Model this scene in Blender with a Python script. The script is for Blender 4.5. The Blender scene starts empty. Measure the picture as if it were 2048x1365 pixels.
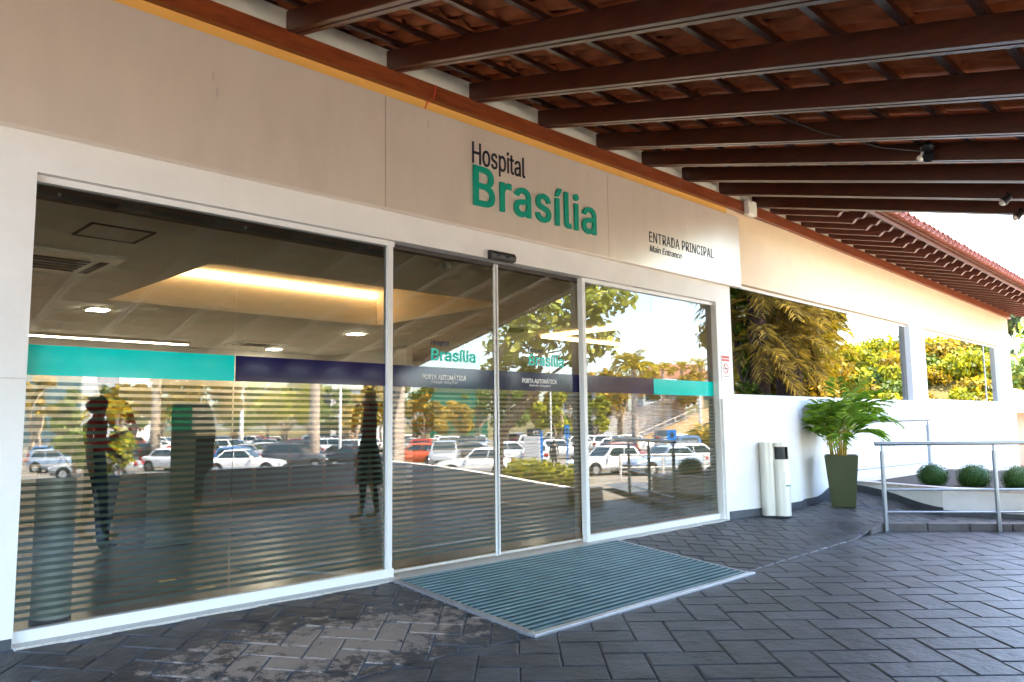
import bpy, math, random
from mathutils import Vector, Matrix
R = math.radians
SC = bpy.context.scene
COL = SC.collection
random.seed(7)

# ------------------------------------------------------------------ camera, sky, sun, exposure
cam_d = bpy.data.cameras.new('camera'); cam = bpy.data.objects.new('camera', cam_d); COL.objects.link(cam)
right = Vector((0.70935697, -0.7047447, -0.01214864)); up = Vector((-0.06588801, -0.08345985, 0.99433054)); back = Vector((-0.7017631, -0.70453485, -0.10563705))
m = Matrix.Identity(4)
for i in range(3):
    m[i][0] = right[i]; m[i][1] = up[i]; m[i][2] = back[i]
m[0][3], m[1][3], m[2][3] = 0.0, -5.047, 1.15
cam.matrix_world = m
cam_d.lens = 1571 / 2048 * 36; cam_d.sensor_width = 36; cam_d.clip_start = .05; cam_d.clip_end = 2000
SC.camera = cam

SUN_EL, SUN_AZ = 61, 66          # elevation; azimuth measured from +x towards +y
w = bpy.data.worlds.new('World'); SC.world = w; w.use_nodes = True
nt = w.node_tree; nt.nodes.clear()
sky = nt.nodes.new('ShaderNodeTexSky'); sky.sky_type = 'NISHITA'; sky.sun_disc = False
sky.sun_elevation = R(SUN_EL); sky.sun_rotation = R(90 - SUN_AZ); sky.air_density = 1.0; sky.dust_density = 2.0; sky.ozone_density = 1.0
bg = nt.nodes.new('ShaderNodeBackground'); bg.inputs['Strength'].default_value = .15
wo = nt.nodes.new('ShaderNodeOutputWorld')
nt.links.new(sky.outputs[0], bg.inputs[0]); nt.links.new(bg.outputs[0], wo.inputs[0])
sd = bpy.data.lights.new('sun', 'SUN'); sd.energy = 4.0; sd.angle = R(.5); sd.color = (1, .89, .72)
so = bpy.data.objects.new('sun', sd); COL.objects.link(so)
sv = Vector((math.cos(R(SUN_EL)) * math.cos(R(SUN_AZ)), math.cos(R(SUN_EL)) * math.sin(R(SUN_AZ)), math.sin(R(SUN_EL))))
so.rotation_euler = sv.to_track_quat('Z', 'Y').to_euler(); so.location = sv * 60
vs = SC.view_settings; vs.view_transform = 'Standard'; vs.look = 'None'; vs.gamma = 1; vs.use_curve_mapping = False
vs.exposure = 4.15
cy = SC.cycles; cy.use_denoising = True; cy.denoising_input_passes = 'RGB_ALBEDO_NORMAL'; cy.denoising_prefilter = 'ACCURATE'; cy.max_bounces = 9; cy.diffuse_bounces = 4; cy.glossy_bounces = 5; cy.transmission_bounces = 6
cy.transparent_max_bounces = 16; cy.sample_clamp_indirect = 6; cy.caustics_reflective = False; cy.caustics_refractive = False

# ------------------------------------------------------------------ materials
def lin(h):
    c = [int(h[i:i + 2], 16) / 255 for i in (0, 2, 4)]
    return tuple(x / 12.92 if x <= .04045 else ((x + .055) / 1.055) ** 2.4 for x in c) + (1,)
def C4(c):
    return lin(c) if isinstance(c, str) else (tuple(c) + (1,) if len(c) == 3 else tuple(c))
def sock(n, *names):
    for k in names:
        if k in n.inputs: return n.inputs[k]
def mat(name, col, rough=.6, metal=0, spec=.5, var=0, vscale=6, bump=0, bscale=30, col2=None, stretch=None, emit=None, estr=0, trans=0, coat=0):
    M = bpy.data.materials.new(name); M.use_nodes = True
    t = M.node_tree; b = t.nodes['Principled BSDF']
    col = C4(col)
    b.inputs['Base Color'].default_value = col; b.inputs['Roughness'].default_value = rough; b.inputs['Metallic'].default_value = metal
    b.inputs['Specular IOR Level'].default_value = spec
    if coat: b.inputs['Coat Weight'].default_value = coat; b.inputs['Coat Roughness'].default_value = .04
    if emit:
        b.inputs['Emission Color'].default_value = C4(emit); b.inputs['Emission Strength'].default_value = estr
    tc = t.nodes.new('ShaderNodeTexCoord'); src = tc.outputs['Object']
    if stretch:
        mp = t.nodes.new('ShaderNodeMapping'); mp.inputs['Scale'].default_value = stretch
        t.links.new(src, mp.inputs[0]); src = mp.outputs[0]
    if var or col2:
        n = t.nodes.new('ShaderNodeTexNoise'); n.inputs['Scale'].default_value = vscale; n.inputs['Detail'].default_value = 6; n.inputs['Roughness'].default_value = .62
        t.links.new(src, n.inputs['Vector'])
        r = t.nodes.new('ShaderNodeValToRGB'); r.color_ramp.elements[0].position = .3; r.color_ramp.elements[1].position = .7
        if col2: a, c = col, C4(col2)
        else:
            a = tuple(x * (1 - var) for x in col[:3]) + (1,); c = tuple(min(1, x * (1 + var)) for x in col[:3]) + (1,)
        r.color_ramp.elements[0].color = a; r.color_ramp.elements[1].color = c
        t.links.new(n.outputs['Fac'], r.inputs[0]); t.links.new(r.outputs[0], b.inputs['Base Color'])
    if bump:
        n2 = t.nodes.new('ShaderNodeTexNoise'); n2.inputs['Scale'].default_value = bscale; n2.inputs['Detail'].default_value = 5
        t.links.new(src, n2.inputs['Vector'])
        bp = t.nodes.new('ShaderNodeBump'); bp.inputs['Strength'].default_value = bump; bp.inputs['Distance'].default_value = .02
        t.links.new(n2.outputs['Fac'], bp.inputs['Height']); t.links.new(bp.outputs[0], b.inputs['Normal'])
    return M
def leafmat(name, col, col2, trans=.35, rough=.5):
    M = bpy.data.materials.new(name); M.use_nodes = True; t = M.node_tree; t.nodes.clear()
    o = t.nodes.new('ShaderNodeOutputMaterial'); d = t.nodes.new('ShaderNodeBsdfPrincipled'); tr = t.nodes.new('ShaderNodeBsdfTranslucent'); mx = t.nodes.new('ShaderNodeMixShader')
    g = t.nodes.new('ShaderNodeNewGeometry'); r = t.nodes.new('ShaderNodeValToRGB')
    r.color_ramp.elements[0].color = C4(col); r.color_ramp.elements[1].color = C4(col2)
    t.links.new(g.outputs['Random Per Island'], r.inputs[0]); t.links.new(r.outputs[0], d.inputs['Base Color']); t.links.new(r.outputs[0], tr.inputs[0])
    d.inputs['Roughness'].default_value = rough; d.inputs['Specular IOR Level'].default_value = .3
    mx.inputs[0].default_value = trans; t.links.new(d.outputs[0], mx.inputs[1]); t.links.new(tr.outputs[0], mx.inputs[2]); t.links.new(mx.outputs[0], o.inputs[0])
    return M
def glassmat(name, tint, ior, back_only=False, gain=1.0):
    """thin architectural pane: tinted straight-through light plus a fresnel mirror"""
    M = bpy.data.materials.new(name); M.use_nodes = True; t = M.node_tree; t.nodes.clear()
    o = t.nodes.new('ShaderNodeOutputMaterial'); tr = t.nodes.new('ShaderNodeBsdfTransparent'); tr.inputs[0].default_value = C4(tint)
    if back_only:
        t.links.new(tr.outputs[0], o.inputs[0]); return M
    g = t.nodes.new('ShaderNodeBsdfGlossy'); g.inputs['Roughness'].default_value = 0; g.inputs['Color'].default_value = (.98, 1, .99, 1)
    f = t.nodes.new('ShaderNodeFresnel'); f.inputs['IOR'].default_value = ior
    mu = t.nodes.new('ShaderNodeMath'); mu.operation = 'MULTIPLY'; mu.inputs[1].default_value = gain; mu.use_clamp = True
    mx = t.nodes.new('ShaderNodeMixShader'); t.links.new(f.outputs[0], mu.inputs[0]); t.links.new(mu.outputs[0], mx.inputs[0])
    t.links.new(tr.outputs[0], mx.inputs[1]); t.links.new(g.outputs[0], mx.inputs[2]); t.links.new(mx.outputs[0], o.inputs[0])
    return M
def filmmat(name, col, gain=1.0, rough=.12, ior=2.2):
    M = bpy.data.materials.new(name); M.use_nodes = True; t = M.node_tree; t.nodes.clear()
    o = t.nodes.new('ShaderNodeOutputMaterial'); d = t.nodes.new('ShaderNodeBsdfDiffuse'); d.inputs[0].default_value = C4(col)
    g = t.nodes.new('ShaderNodeBsdfGlossy'); g.inputs['Roughness'].default_value = rough
    f = t.nodes.new('ShaderNodeFresnel'); f.inputs['IOR'].default_value = ior
    mu = t.nodes.new('ShaderNodeMath'); mu.operation = 'MULTIPLY'; mu.inputs[1].default_value = gain; mu.use_clamp = True
    mx = t.nodes.new('ShaderNodeMixShader'); t.links.new(f.outputs[0], mu.inputs[0]); t.links.new(mu.outputs[0], mx.inputs[0])
    t.links.new(d.outputs[0], mx.inputs[1]); t.links.new(g.outputs[0], mx.inputs[2]); t.links.new(mx.outputs[0], o.inputs[0])
    return M
def frostmat(name):
    M = bpy.data.materials.new(name); M.use_nodes = True; t = M.node_tree; t.nodes.clear()
    o = t.nodes.new('ShaderNodeOutputMaterial'); d = t.nodes.new('ShaderNodeBsdfDiffuse'); d.inputs[0].default_value = (.29, .39, .345, 1)
    tl = t.nodes.new('ShaderNodeBsdfTranslucent'); tl.inputs[0].default_value = (.05, .085, .075, 1)
    tr = t.nodes.new('ShaderNodeBsdfTransparent'); a = t.nodes.new('ShaderNodeMixShader'); b = t.nodes.new('ShaderNodeMixShader')
    a.inputs[0].default_value = .5; b.inputs[0].default_value = .25
    t.links.new(d.outputs[0], a.inputs[1]); t.links.new(tl.outputs[0], a.inputs[2]); t.links.new(a.outputs[0], b.inputs[1]); t.links.new(tr.outputs[0], b.inputs[2]); t.links.new(b.outputs[0], o.inputs[0])
    return M
MT = {}
def mk(key, *a, **k): MT[key] = mat(key, *a, **k); return MT[key]
mk('white_paint', (.80, .79, .77), .55, var=.045, vscale=3.5, bump=.05, bscale=60)
mk('warm_lit_cream', (.72, .55, .37), .6, var=.04, vscale=3, bump=.05, bscale=60)  # warm light under the eave put into the upper wall's colour
mk('bounce_lit_ochre', (.80, .44, .10), .6, var=.05, vscale=5, bump=.05, bscale=60)  # orange bounce light on the strip above the sign, put into its colour
mk('skirting_stone', (.055, .06, .07), .45, var=.3, vscale=14)
mk('sill_stone', (.56, .53, .48), .4, var=.15, vscale=40)
mk('alu_white', (.80, .80, .80), .35)
mk('panel_metal', (.81, .705, .60), .30, metal=.36, var=.05, vscale=2.2, stretch=(1.6, 1, .5))
mk('wood_dark', (.032, .009, .0048), .28, col2=(.074, .020, .0085), vscale=3.2, stretch=(8, 1.0, 8), bump=.12, bscale=14)
mk('wood_plate', (.13, .026, .008), .36, col2=(.26, .06, .014), vscale=3, stretch=(1.2, 9, 9), bump=.1, bscale=14)
mk('wood_tail', (.07, .018, .010), .42, col2=(.15, .042, .022), vscale=3, stretch=(8, 1, 8))
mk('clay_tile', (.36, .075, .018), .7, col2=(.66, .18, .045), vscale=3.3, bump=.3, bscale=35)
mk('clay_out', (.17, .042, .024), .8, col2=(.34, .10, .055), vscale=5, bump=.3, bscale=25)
mk('deck', (.10, .03, .012), .9, var=.3, vscale=4)
mk('infill', (.70, .70, .60), .7, var=.08, vscale=8)
mk('black_plastic', (.012, .012, .014), .35)
mk('rubber', (.015, .015, .016), .8)
mk('dark_metal', (.03, .032, .035), .45, metal=.4)
mk('steel', (.56, .55, .52), .34, metal=1, var=.05, vscale=12, stretch=(20, 20, .6))
mk('bin_steel', (.86, .90, .90), .3, metal=.12)
mk('bin_cream', (.66, .64, .57), .40, metal=.35, var=.06, vscale=6, stretch=(20, 20, .6))
mk('rail_metal', (.25, .275, .305), .36, metal=.75, var=.04)
mk('white_plastic', (.75, .74, .70), .4)
mk('pot_green', (.042, .052, .014), .32, var=.12, vscale=5, coat=.2)
mk('soil', (.05, .032, .02), .95, var=.4, vscale=20, bump=.6)
mk('letter_green', (.0, .30, .20), .35)
mk('letter_black', (.012, .012, .022), .35)
mk('letter_white', (.85, .85, .85), .5)
mk('letter_teal', (.0, .62, .52), .4)
mk('sign_white', (.82, .81, .78), .45)
mk('sign_red', (.55, .05, .03), .45)
mk('mat_teal', (.010, .085, .10), .85, var=.35, vscale=9, bump=.5, bscale=160)
mk('mat_rib', (.20, .30, .33), .40, metal=.55, var=.25, vscale=4)
mk('mat_frame', (.52, .53, .57), .35, metal=.8, var=.1, vscale=10)
mk('planter_white', (.78, .77, .76), .6, var=.08, vscale=4, bump=.1, bscale=30)
mk('cap_stone', (.60, .50, .45), .6, var=.15, vscale=14)
mk('pink_wall', (.66, .44, .36), .7, var=.08, vscale=3)
mk('int_white', (.62, .60, .56), .7)
mk('int_ceiling', (.76, .75, .72), .8, var=.03, vscale=1.2)
mk('int_cove', (.82, .74, .62), .8)
mk('int_floor', (.27, .235, .185), .22, var=.2, vscale=2)
mk('int_wood', (.20, .085, .03), .45, var=.25, vscale=4)
mk('int_dark', (.045, .035, .03), .6)
mk('int_stone', (.50, .42, .32), .5, var=.12, vscale=5)
mk('green_sign', (.0, .10, .045), .4, emit=(.0, .10, .05), estr=.05)
mk('yellow_tape', (.75, .50, .02), .5)
mk('green_tape', (.0, .16, .09), .5)
mk('light_warm', (1, .8, .5), .5, emit=(1, .86, .68), estr=14)
mk('light_cove', (1, .6, .2), .5, emit=(1, .64, .31), estr=.7)
mk('light_white', (1, 1, 1), .5, emit=(1, .85, .68), estr=2)
# outdoors
mk('asphalt_lot', (.19, .165, .135), .9, var=.2, vscale=.6, bump=.2, bscale=8)
mk('line_paint', (.78, .76, .7), .7, var=.1)
mk('dirt', (.34, .20, .09), .95, col2=(.46, .30, .15), vscale=.8, bump=.3, bscale=4)
mk('grass_hill', (.07, .065, .02), .95, col2=(.16, .12, .03), vscale=.5, bump=.3, bscale=3)
mk('bark', (.34, .24, .16), .9, col2=(.52, .40, .29), vscale=6, stretch=(3, 3, .8), bump=.5, bscale=20)
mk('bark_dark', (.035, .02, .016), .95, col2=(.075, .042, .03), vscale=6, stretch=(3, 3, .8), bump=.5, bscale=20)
mk('palm_trunk', (.40, .31, .24), .9, col2=(.56, .45, .36), vscale=3, stretch=(.5, .5, 9), bump=.4, bscale=12)
mk('pole_white', (.78, .76, .72), .5)
mk('bldg_white', (.74, .72, .69), .7, var=.04)
mk('bldg_grey', (.46, .47, .48), .7)
mk('bldg_glass', (.10, .20, .25), .12, metal=.5)
mk('bldg_pane_dark', (.03, .045, .05), .15)
mk('roof_brown', (.24, .10, .05), .8, var=.2, vscale=2)
mk('sign_blue', (.0, .19, .62), .45)
mk('totem_grey', (.56, .56, .57), .5, var=.05)
mk('car_glass', (.02, .035, .04), .05, spec=.8)
mk('tyre', (.018, .018, .018), .8)
mk('rim', (.5, .5, .52), .3, metal=.8)
mk('head_lamp', (.7, .72, .74), .15)
mk('tail_lamp', (.42, .012, .01), .25)
mk('plate_num', (.6, .6, .58), .5)
for k, c in dict(white=(.80, .80, .79), silver=(.42, .43, .44), black=(.012, .012, .014), grey=(.09, .09, .095), red=(.48, .03, .02), dark_red=(.16, .012, .02), blue=(.05, .16, .38), light_blue=(.36, .45, .58), orange_red=(.65, .10, .03)).items():
    mk('car_' + k, c, .28, metal=.25 if k in ('silver', 'grey', 'light_blue') else 0, coat=.6)
mk('skin', (.42, .24, .16), .55); mk('hair_dark', (.02, .013, .01), .6)
mk('cloth_red', (.42, .02, .015), .8); mk('cloth_wine', (.13, .008, .012), .8); mk('cloth_jeans', (.02, .05, .12), .85, var=.2, vscale=20)
mk('cloth_dark', (.018, .018, .02), .85); mk('cloth_green', (.0, .22, .12), .8); mk('cloth_white', (.75, .75, .75), .8); mk('cloth_grey', (.10, .09, .085), .85); mk('shoe', (.02, .018, .016), .6)
MT['leaf_gold'] = leafmat('leaf_gold', (.07, .07, .008), (.66, .42, .022), .42)
MT['leaf_yellow'] = leafmat('leaf_yellow', (.07, .11, .008), (.60, .55, .022), .42)
MT['leaf_green'] = leafmat('leaf_green', (.05, .10, .015), (.20, .26, .03), .35)
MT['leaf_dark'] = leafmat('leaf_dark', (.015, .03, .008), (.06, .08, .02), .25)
MT['leaf_big'] = leafmat('leaf_big', (.22, .27, .03), (.60, .58, .12), .45)
MT['leaf_palm'] = leafmat('leaf_palm', (.07, .20, .010), (.32, .50, .035), .45, .4)
MT['leaf_palm_gold'] = leafmat('leaf_palm_gold', (.30, .25, .02), (.60, .46, .03), .4)
MT['leaf_dry'] = leafmat('leaf_dry', (.10, .075, .02), (.42, .29, .04), .4)
MT['leaf_box'] = leafmat('leaf_box', (.012, .045, .008), (.05, .12, .018), .25)
MT['stem_cane'] = mat('stem_cane', (.34, .30, .03), .5, col2=(.48, .26, .05), vscale=9)
MT['glass'] = glassmat('glass', (.84, .86, .80), 1.9, gain=.98)
MT['glass_clear'] = glassmat('glass_clear', (.93, .96, .94), 1.5, back_only=True)
MT['glass_win'] = glassmat('glass_win', (.50, .48, .42), 1.9, gain=1.15)
MT['film_navy'] = filmmat('film_navy', (.007, .006, .065), gain=.32, rough=.09)
MT['film_teal'] = filmmat('film_teal', (.0, .62, .56), gain=.22, rough=.09)
MT['frost'] = frostmat('frost')

# worn stamped concrete
def paver_mat(name, base, hi, worn=None):
    M = bpy.data.materials.new(name); M.use_nodes = True; t = M.node_tree; b = t.nodes['Principled BSDF']
    g = t.nodes.new('ShaderNodeNewGeometry')
    n = t.nodes.new('ShaderNodeTexNoise'); n.inputs['Scale'].default_value = 3.0; n.inputs['Detail'].default_value = 9; n.inputs['Roughness'].default_value = .68
    t.links.new(g.outputs['Position'], n.inputs['Vector'])
    r = t.nodes.new('ShaderNodeValToRGB'); r.color_ramp.elements[0].position = .36; r.color_ramp.elements[1].position = .66
    r.color_ramp.elements[0].color = C4(base); r.color_ramp.elements[1].color = C4(hi); t.links.new(n.outputs['Fac'], r.inputs[0])
    out = r.outputs[0]
    oi = t.nodes.new('ShaderNodeObjectInfo'); mr = t.nodes.new('ShaderNodeMapRange'); mr.inputs[3].default_value = .74; mr.inputs[4].default_value = 1.3
    t.links.new(oi.outputs['Random'], mr.inputs[0])
    mm = t.nodes.new('ShaderNodeMix'); mm.data_type = 'RGBA'; mm.blend_type = 'MULTIPLY'; mm.inputs[0].default_value = 1
    t.links.new(out, mm.inputs[6]); t.links.new(mr.outputs[0], mm.inputs[7]); out = mm.outputs[2]
    if worn:
        # bare patch where the dark coat has flaked off in front of the left glazing
        sp = t.nodes.new('ShaderNodeVectorMath'); sp.operation = 'DISTANCE'; sp.inputs[1].default_value = worn[0]
        sx = t.nodes.new('ShaderNodeMapping'); sx.inputs['Rotation'].default_value = (0, 0, R(worn[2])); sx.inputs['Scale'].default_value = worn[1]
        sub = t.nodes.new('ShaderNodeVectorMath'); sub.operation = 'SUBTRACT'; sub.inputs[1].default_value = worn[0]
        t.links.new(g.outputs['Position'], sub.inputs[0]); t.links.new(sub.outputs[0], sx.inputs[0])
        ln = t.nodes.new('ShaderNodeVectorMath'); ln.operation = 'LENGTH'; t.links.new(sx.outputs[0], ln.inputs[0])
        n3 = t.nodes.new('ShaderNodeTexNoise'); n3.inputs['Scale'].default_value = 11; n3.inputs['Detail'].default_value = 10; n3.inputs['Roughness'].default_value = .75
        t.links.new(g.outputs['Position'], n3.inputs['Vector'])
        s1 = t.nodes.new('ShaderNodeMath'); s1.operation = 'MULTIPLY_ADD'; s1.inputs[1].default_value = -.26; s1.inputs[2].default_value = .50
        t.links.new(ln.outputs['Value'], s1.inputs[0])
        s2 = t.nodes.new('ShaderNodeMath'); s2.operation = 'ADD'; t.links.new(s1.outputs[0], s2.inputs[0]); t.links.new(n3.outputs['Fac'], s2.inputs[1])
        rr = t.nodes.new('ShaderNodeValToRGB'); rr.color_ramp.elements[0].position = .80; rr.color_ramp.elements[1].position = .87
        t.links.new(s2.outputs[0], rr.inputs[0])
        m2 = t.nodes.new('ShaderNodeMix'); m2.data_type = 'RGBA'; t.links.new(rr.outputs[0], m2.inputs[0]); t.links.new(out, m2.inputs[6]); m2.inputs[7].default_value = (.27, .215, .18, 1); out = m2.outputs[2]
    t.links.new(out, b.inputs['Base Color']); b.inputs['Roughness'].default_value = .46
    n2 = t.nodes.new('ShaderNodeTexNoise'); n2.inputs['Scale'].default_value = 16; n2.inputs['Detail'].default_value = 8; n2.inputs['Roughness'].default_value = .6
    t.links.new(g.outputs['Position'], n2.inputs['Vector'])
    bp = t.nodes.new('ShaderNodeBump'); bp.inputs['Strength'].default_value = .8; bp.inputs['Distance'].default_value = .014
    t.links.new(n2.outputs['Fac'], bp.inputs['Height']); t.links.new(bp.outputs[0], b.inputs['Normal'])
    return M
MT['paver_drive'] = paver_mat('paver_drive', (.016, .0175, .022), (.072, .078, .094))
MT['paver_apron'] = paver_mat('paver_apron', (.020, .021, .024), (.062, .060, .063), worn=((2.62, -1.0, -.08), (.72, 2.0, 1), 4))
mk('joint_drive', (.045, .048, .058), .9, var=.3, vscale=10)
mk('joint_fill', (.085, .10, .125), .9, var=.3, vscale=10)
mk('kerb_mat', (.10, .09, .09), .7, var=.25, vscale=8, bump=.2)

# ------------------------------------------------------------------ mesh builder
class MB:
    def __init__(s): s.v = []; s.f = []; s.mi = []; s.sm = []
    def add(s, vs, fs, mi=0, sm=False):
        o = len(s.v); s.v += [tuple(p) for p in vs]
        for f in fs: s.f.append(tuple(i + o for i in f)); s.mi.append(mi); s.sm.append(sm)
        return s
    def box(s, x0, x1, y0, y1, z0, z1, mi=0):
        return s.add([(x0, y0, z0), (x1, y0, z0), (x1, y1, z0), (x0, y1, z0), (x0, y0, z1), (x1, y0, z1), (x1, y1, z1), (x0, y1, z1)],
                     [(3, 2, 1, 0), (4, 5, 6, 7), (0, 1, 5, 4), (1, 2, 6, 5), (2, 3, 7, 6), (3, 0, 4, 7)], mi)
    def hexa(s, b, t, mi=0):     # four bottom points, four top points (ccw from above)
        return s.add(list(b) + list(t), [(3, 2, 1, 0), (4, 5, 6, 7), (0, 1, 5, 4), (1, 2, 6, 5), (2, 3, 7, 6), (3, 0, 4, 7)], mi)
    def quad(s, a, b, c, d, mi=0): return s.add([a, b, c, d], [(0, 1, 2, 3)], mi)
    def tube(s, pts, rad, n=10, mi=0, caps=True, sm=True):
        pts = [Vector(p) for p in pts]; k = len(pts)
        if not hasattr(rad, '__len__'): rad = [rad] * k
        vs = []; ref = None
        for i, p in enumerate(pts):
            d = (pts[min(i + 1, k - 1)] - pts[max(i - 1, 0)]).normalized()
            if ref is None: ref = Vector((0, 0, 1)) if abs(d.z) < .9 else Vector((1, 0, 0))
            a = d.cross(ref).normalized(); b2 = a.cross(d).normalized(); ref = b2
            for j in range(n):
                an = 2 * math.pi * j / n; vs.append(p + (a * math.cos(an) + b2 * math.sin(an)) * rad[i])
        fs = [(i * n + j, i * n + (j + 1) % n, (i + 1) * n + (j + 1) % n, (i + 1) * n + j) for i in range(k - 1) for j in range(n)]
        s.add(vs, fs, mi, sm)
        if caps: s.add(vs[:n], [tuple(range(n))[::-1]], mi); s.add(vs[-n:], [tuple(range(n))], mi)
        return s
    def prism(s, poly, axis, lo, hi, mi=0):   # poly in the two other axes, extruded along axis
        def P(a, b, c): return {'x': (c, a, b), 'y': (a, c, b), 'z': (a, b, c)}[axis]
        n = len(poly); vs = [P(a, b, lo) for a, b in poly] + [P(a, b, hi) for a, b in poly]
        fs = [tuple(range(n))[::-1], tuple(range(n, 2 * n))] + [(i, (i + 1) % n, n + (i + 1) % n, n + i) for i in range(n)]
        return s.add(vs, fs, mi)
    def ball(s, c, r, n=10, k=6, mi=0, sq=(1, 1, 1)):
        vs = []; fs = []
        for i in range(k + 1):
            th = math.pi * i / k
            for j in range(n):
                ph = 2 * math.pi * j / n
                vs.append((c[0] + r * sq[0] * math.sin(th) * math.cos(ph), c[1] + r * sq[1] * math.sin(th) * math.sin(ph), c[2] + r * sq[2] * math.cos(th)))
        for i in range(k):
            for j in range(n): fs.append((i * n + j, (i + 1) * n + j, (i + 1) * n + (j + 1) % n, i * n + (j + 1) % n))
        return s.add(vs, fs, mi, True)
    def mesh(s, name, mats):
        me = bpy.data.meshes.new(name); me.from_pydata(s.v, [], s.f)
        for q in (mats if isinstance(mats, (list, tuple)) else [mats]): me.materials.append(MT[q] if isinstance(q, str) else q)
        me.polygons.foreach_set('material_index', s.mi); me.polygons.foreach_set('use_smooth', s.sm); me.update(); return me
    def build(s, name, mats, parent=None):
        return link(name, s.mesh(name, mats), parent)
def wloc(o):
    p = Vector((0, 0, 0))
    while o: p = p + o.location; o = o.parent
    return p
def link(name, me, parent=None, loc=None):
    """parts built in world coordinates: parent inverse keeps them where they are"""
    o = bpy.data.objects.new(name, me); COL.objects.link(o)
    if parent is not None:
        o.parent = parent
        if loc is None: o.matrix_parent_inverse = Matrix.Translation(-world_off(parent))
    if loc is not None: o.location = loc
    return o
OFF = {}
def world_off(o):
    # translation of the object's frame relative to world for world-built things
    return Vector(OFF.get(o.name, (0, 0, 0)))
def tag(o, label=None, cat=None, group=None, kind=None):
    if label: o['label'] = label
    if cat: o['category'] = cat
    if group: o['group'] = group
    if kind: o['kind'] = kind
    return o
def thing(name, label, cat, loc=(0, 0, 0), group=None):
    o = bpy.data.objects.new(name, None); COL.objects.link(o); o.location = loc; o.empty_display_size = .1
    OFF[o.name] = loc
    return tag(o, label, cat, group)
def struct(name, mb, mats, parent=None):
    o = mb.build(name, mats, parent); o['kind'] = 'structure'; return o
def bevel(o, wd=.004, seg=2):
    b = o.modifiers.new('bevel', 'BEVEL'); b.width = wd; b.segments = seg; b.limit_method = 'ANGLE'; b.angle_limit = R(40); return o
def copy_tree(root, loc=None, rz=None, label=None, group=None, mats=None, scale=None):
    c = root.copy(); COL.objects.link(c)
    if loc is not None: c.location = loc
    if rz is not None: c.rotation_euler = (0, 0, rz)
    if scale is not None: c.scale = scale
    if label: c['label'] = label
    if group: c['group'] = group
    def rec(src, dst):
        for ch in src.children:
            d = ch.copy(); COL.objects.link(d); d.parent = dst; rec(ch, d)
    rec(root, c); return c
def lerp(a, b, t): return a + (b - a) * t
def ss(a, b, x):
    t = max(0, min(1, (x - a) / (b - a))); return t * t * (3 - 2 * t)
# ------------------------------------------------------------------ terrain, lot, driveway, apron
def gslope(x, y):
    p = .7018 * x + .7045 * (5.047 - y)
    return lerp(-.165, -1.5, ss(15.5, 40, p)) if y < -.5 else lerp(-.165, -1.5, ss(26, 60, x))
def hill(x, y):
    r_ = .709 * x + .705 * y; p = .70 * x - .70 * y + 3.5
    return min(8.0, max(0, .42 * (r_ - 17))) * ss(44, 66, p) * (1 if y < -1 else ss(14, 0, y))
def ground_z(x, y, lot=False): return gslope(x, y) + (hill(x, y) if not lot else min(.25, hill(x, y)))
def grid(xs, ys, fz, skip=None):
    b = MB(); n = len(xs); vs = [(x, y, fz(x, y)) for y in ys for x in xs]; fs = []
    for j in range(len(ys) - 1):
        for i in range(n - 1):
            if skip and skip((xs[i] + xs[i + 1]) / 2, (ys[j] + ys[j + 1]) / 2): continue
            fs.append((j * n + i, j * n + i + 1, (j + 1) * n + i + 1, (j + 1) * n + i))
    b.add(vs, fs, 0, True); return b
def rng(a, b, st):
    n = max(1, int(round((b - a) / st))); return [a + (b - a) * i / n for i in range(n + 1)]
xs = rng(-900, -60, 120) + rng(-50, 110, 3) + rng(140, 900, 110); ys = rng(-900, -160, 120) + rng(-150, 40, 3) + rng(60, 600, 110)
struct('ground', grid(xs, ys, lambda x, y: ground_z(x, y) - .06), 'grass_hill')
struct('parking_lot', grid(rng(-60, 99, 1.5), rng(-260, -.4, 2), lambda x, y: gslope(x, y), lambda x, y: hill(x, y) > .3), 'asphalt_lot')

TOE = [(-8, 1.45), (1.5, 1.42), (2.4, 1.46), (3.02, 1.50), (3.65, 1.58), (6.48, 1.50), (8.6, 1.45), (9.75, 1.40), (10.55, 2.43), (11.6, 3.78), (12.6, 5.06)]
def toe(x):
    for (a, b), (c, d) in zip(TOE, TOE[1:]):
        if x <= c: return lerp(b, d, (x - a) / (c - a))
    return TOE[-1][1]
def hz(x, y):
    t = max(0, min(1, (-y - .08) / (min(toe(x), 1.6) - .08)))
    e = lerp(-.15, -.066, ss(8.9, 9.7, x))
    return e * t + .15 * ss(10.9, 11.6, x) * ss(-1.95, -.85, y)
def on_apron(x, y): return y > -toe(x)
ax = [v for v in rng(-6, 13.5, .15)]
b = MB(); nrow = 12; vs = []; fs = []
for i, x in enumerate(ax):
    t = toe(x)
    for j in range(nrow + 1):
        y = lerp(-.05, -t, j / nrow); vs.append((x, y, hz(x, y) - .007))
for i in range(len(ax) - 1):
    for j in range(nrow):
        k = i * (nrow + 1) + j; fs.append((k, k + 1, k + nrow + 2, k + nrow + 1))
b.add(vs, fs, 0, True)
apron = struct('entrance_apron', b, 'joint_fill')
drive = struct('driveway', MB().prism([(-7, -8.1), (9.7, -8.1), (9.7, -3.4), (10.9, -2.95), (10.9, -.12), (-7, -.12)], 'z', -.30, -.157), 'joint_drive')

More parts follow.
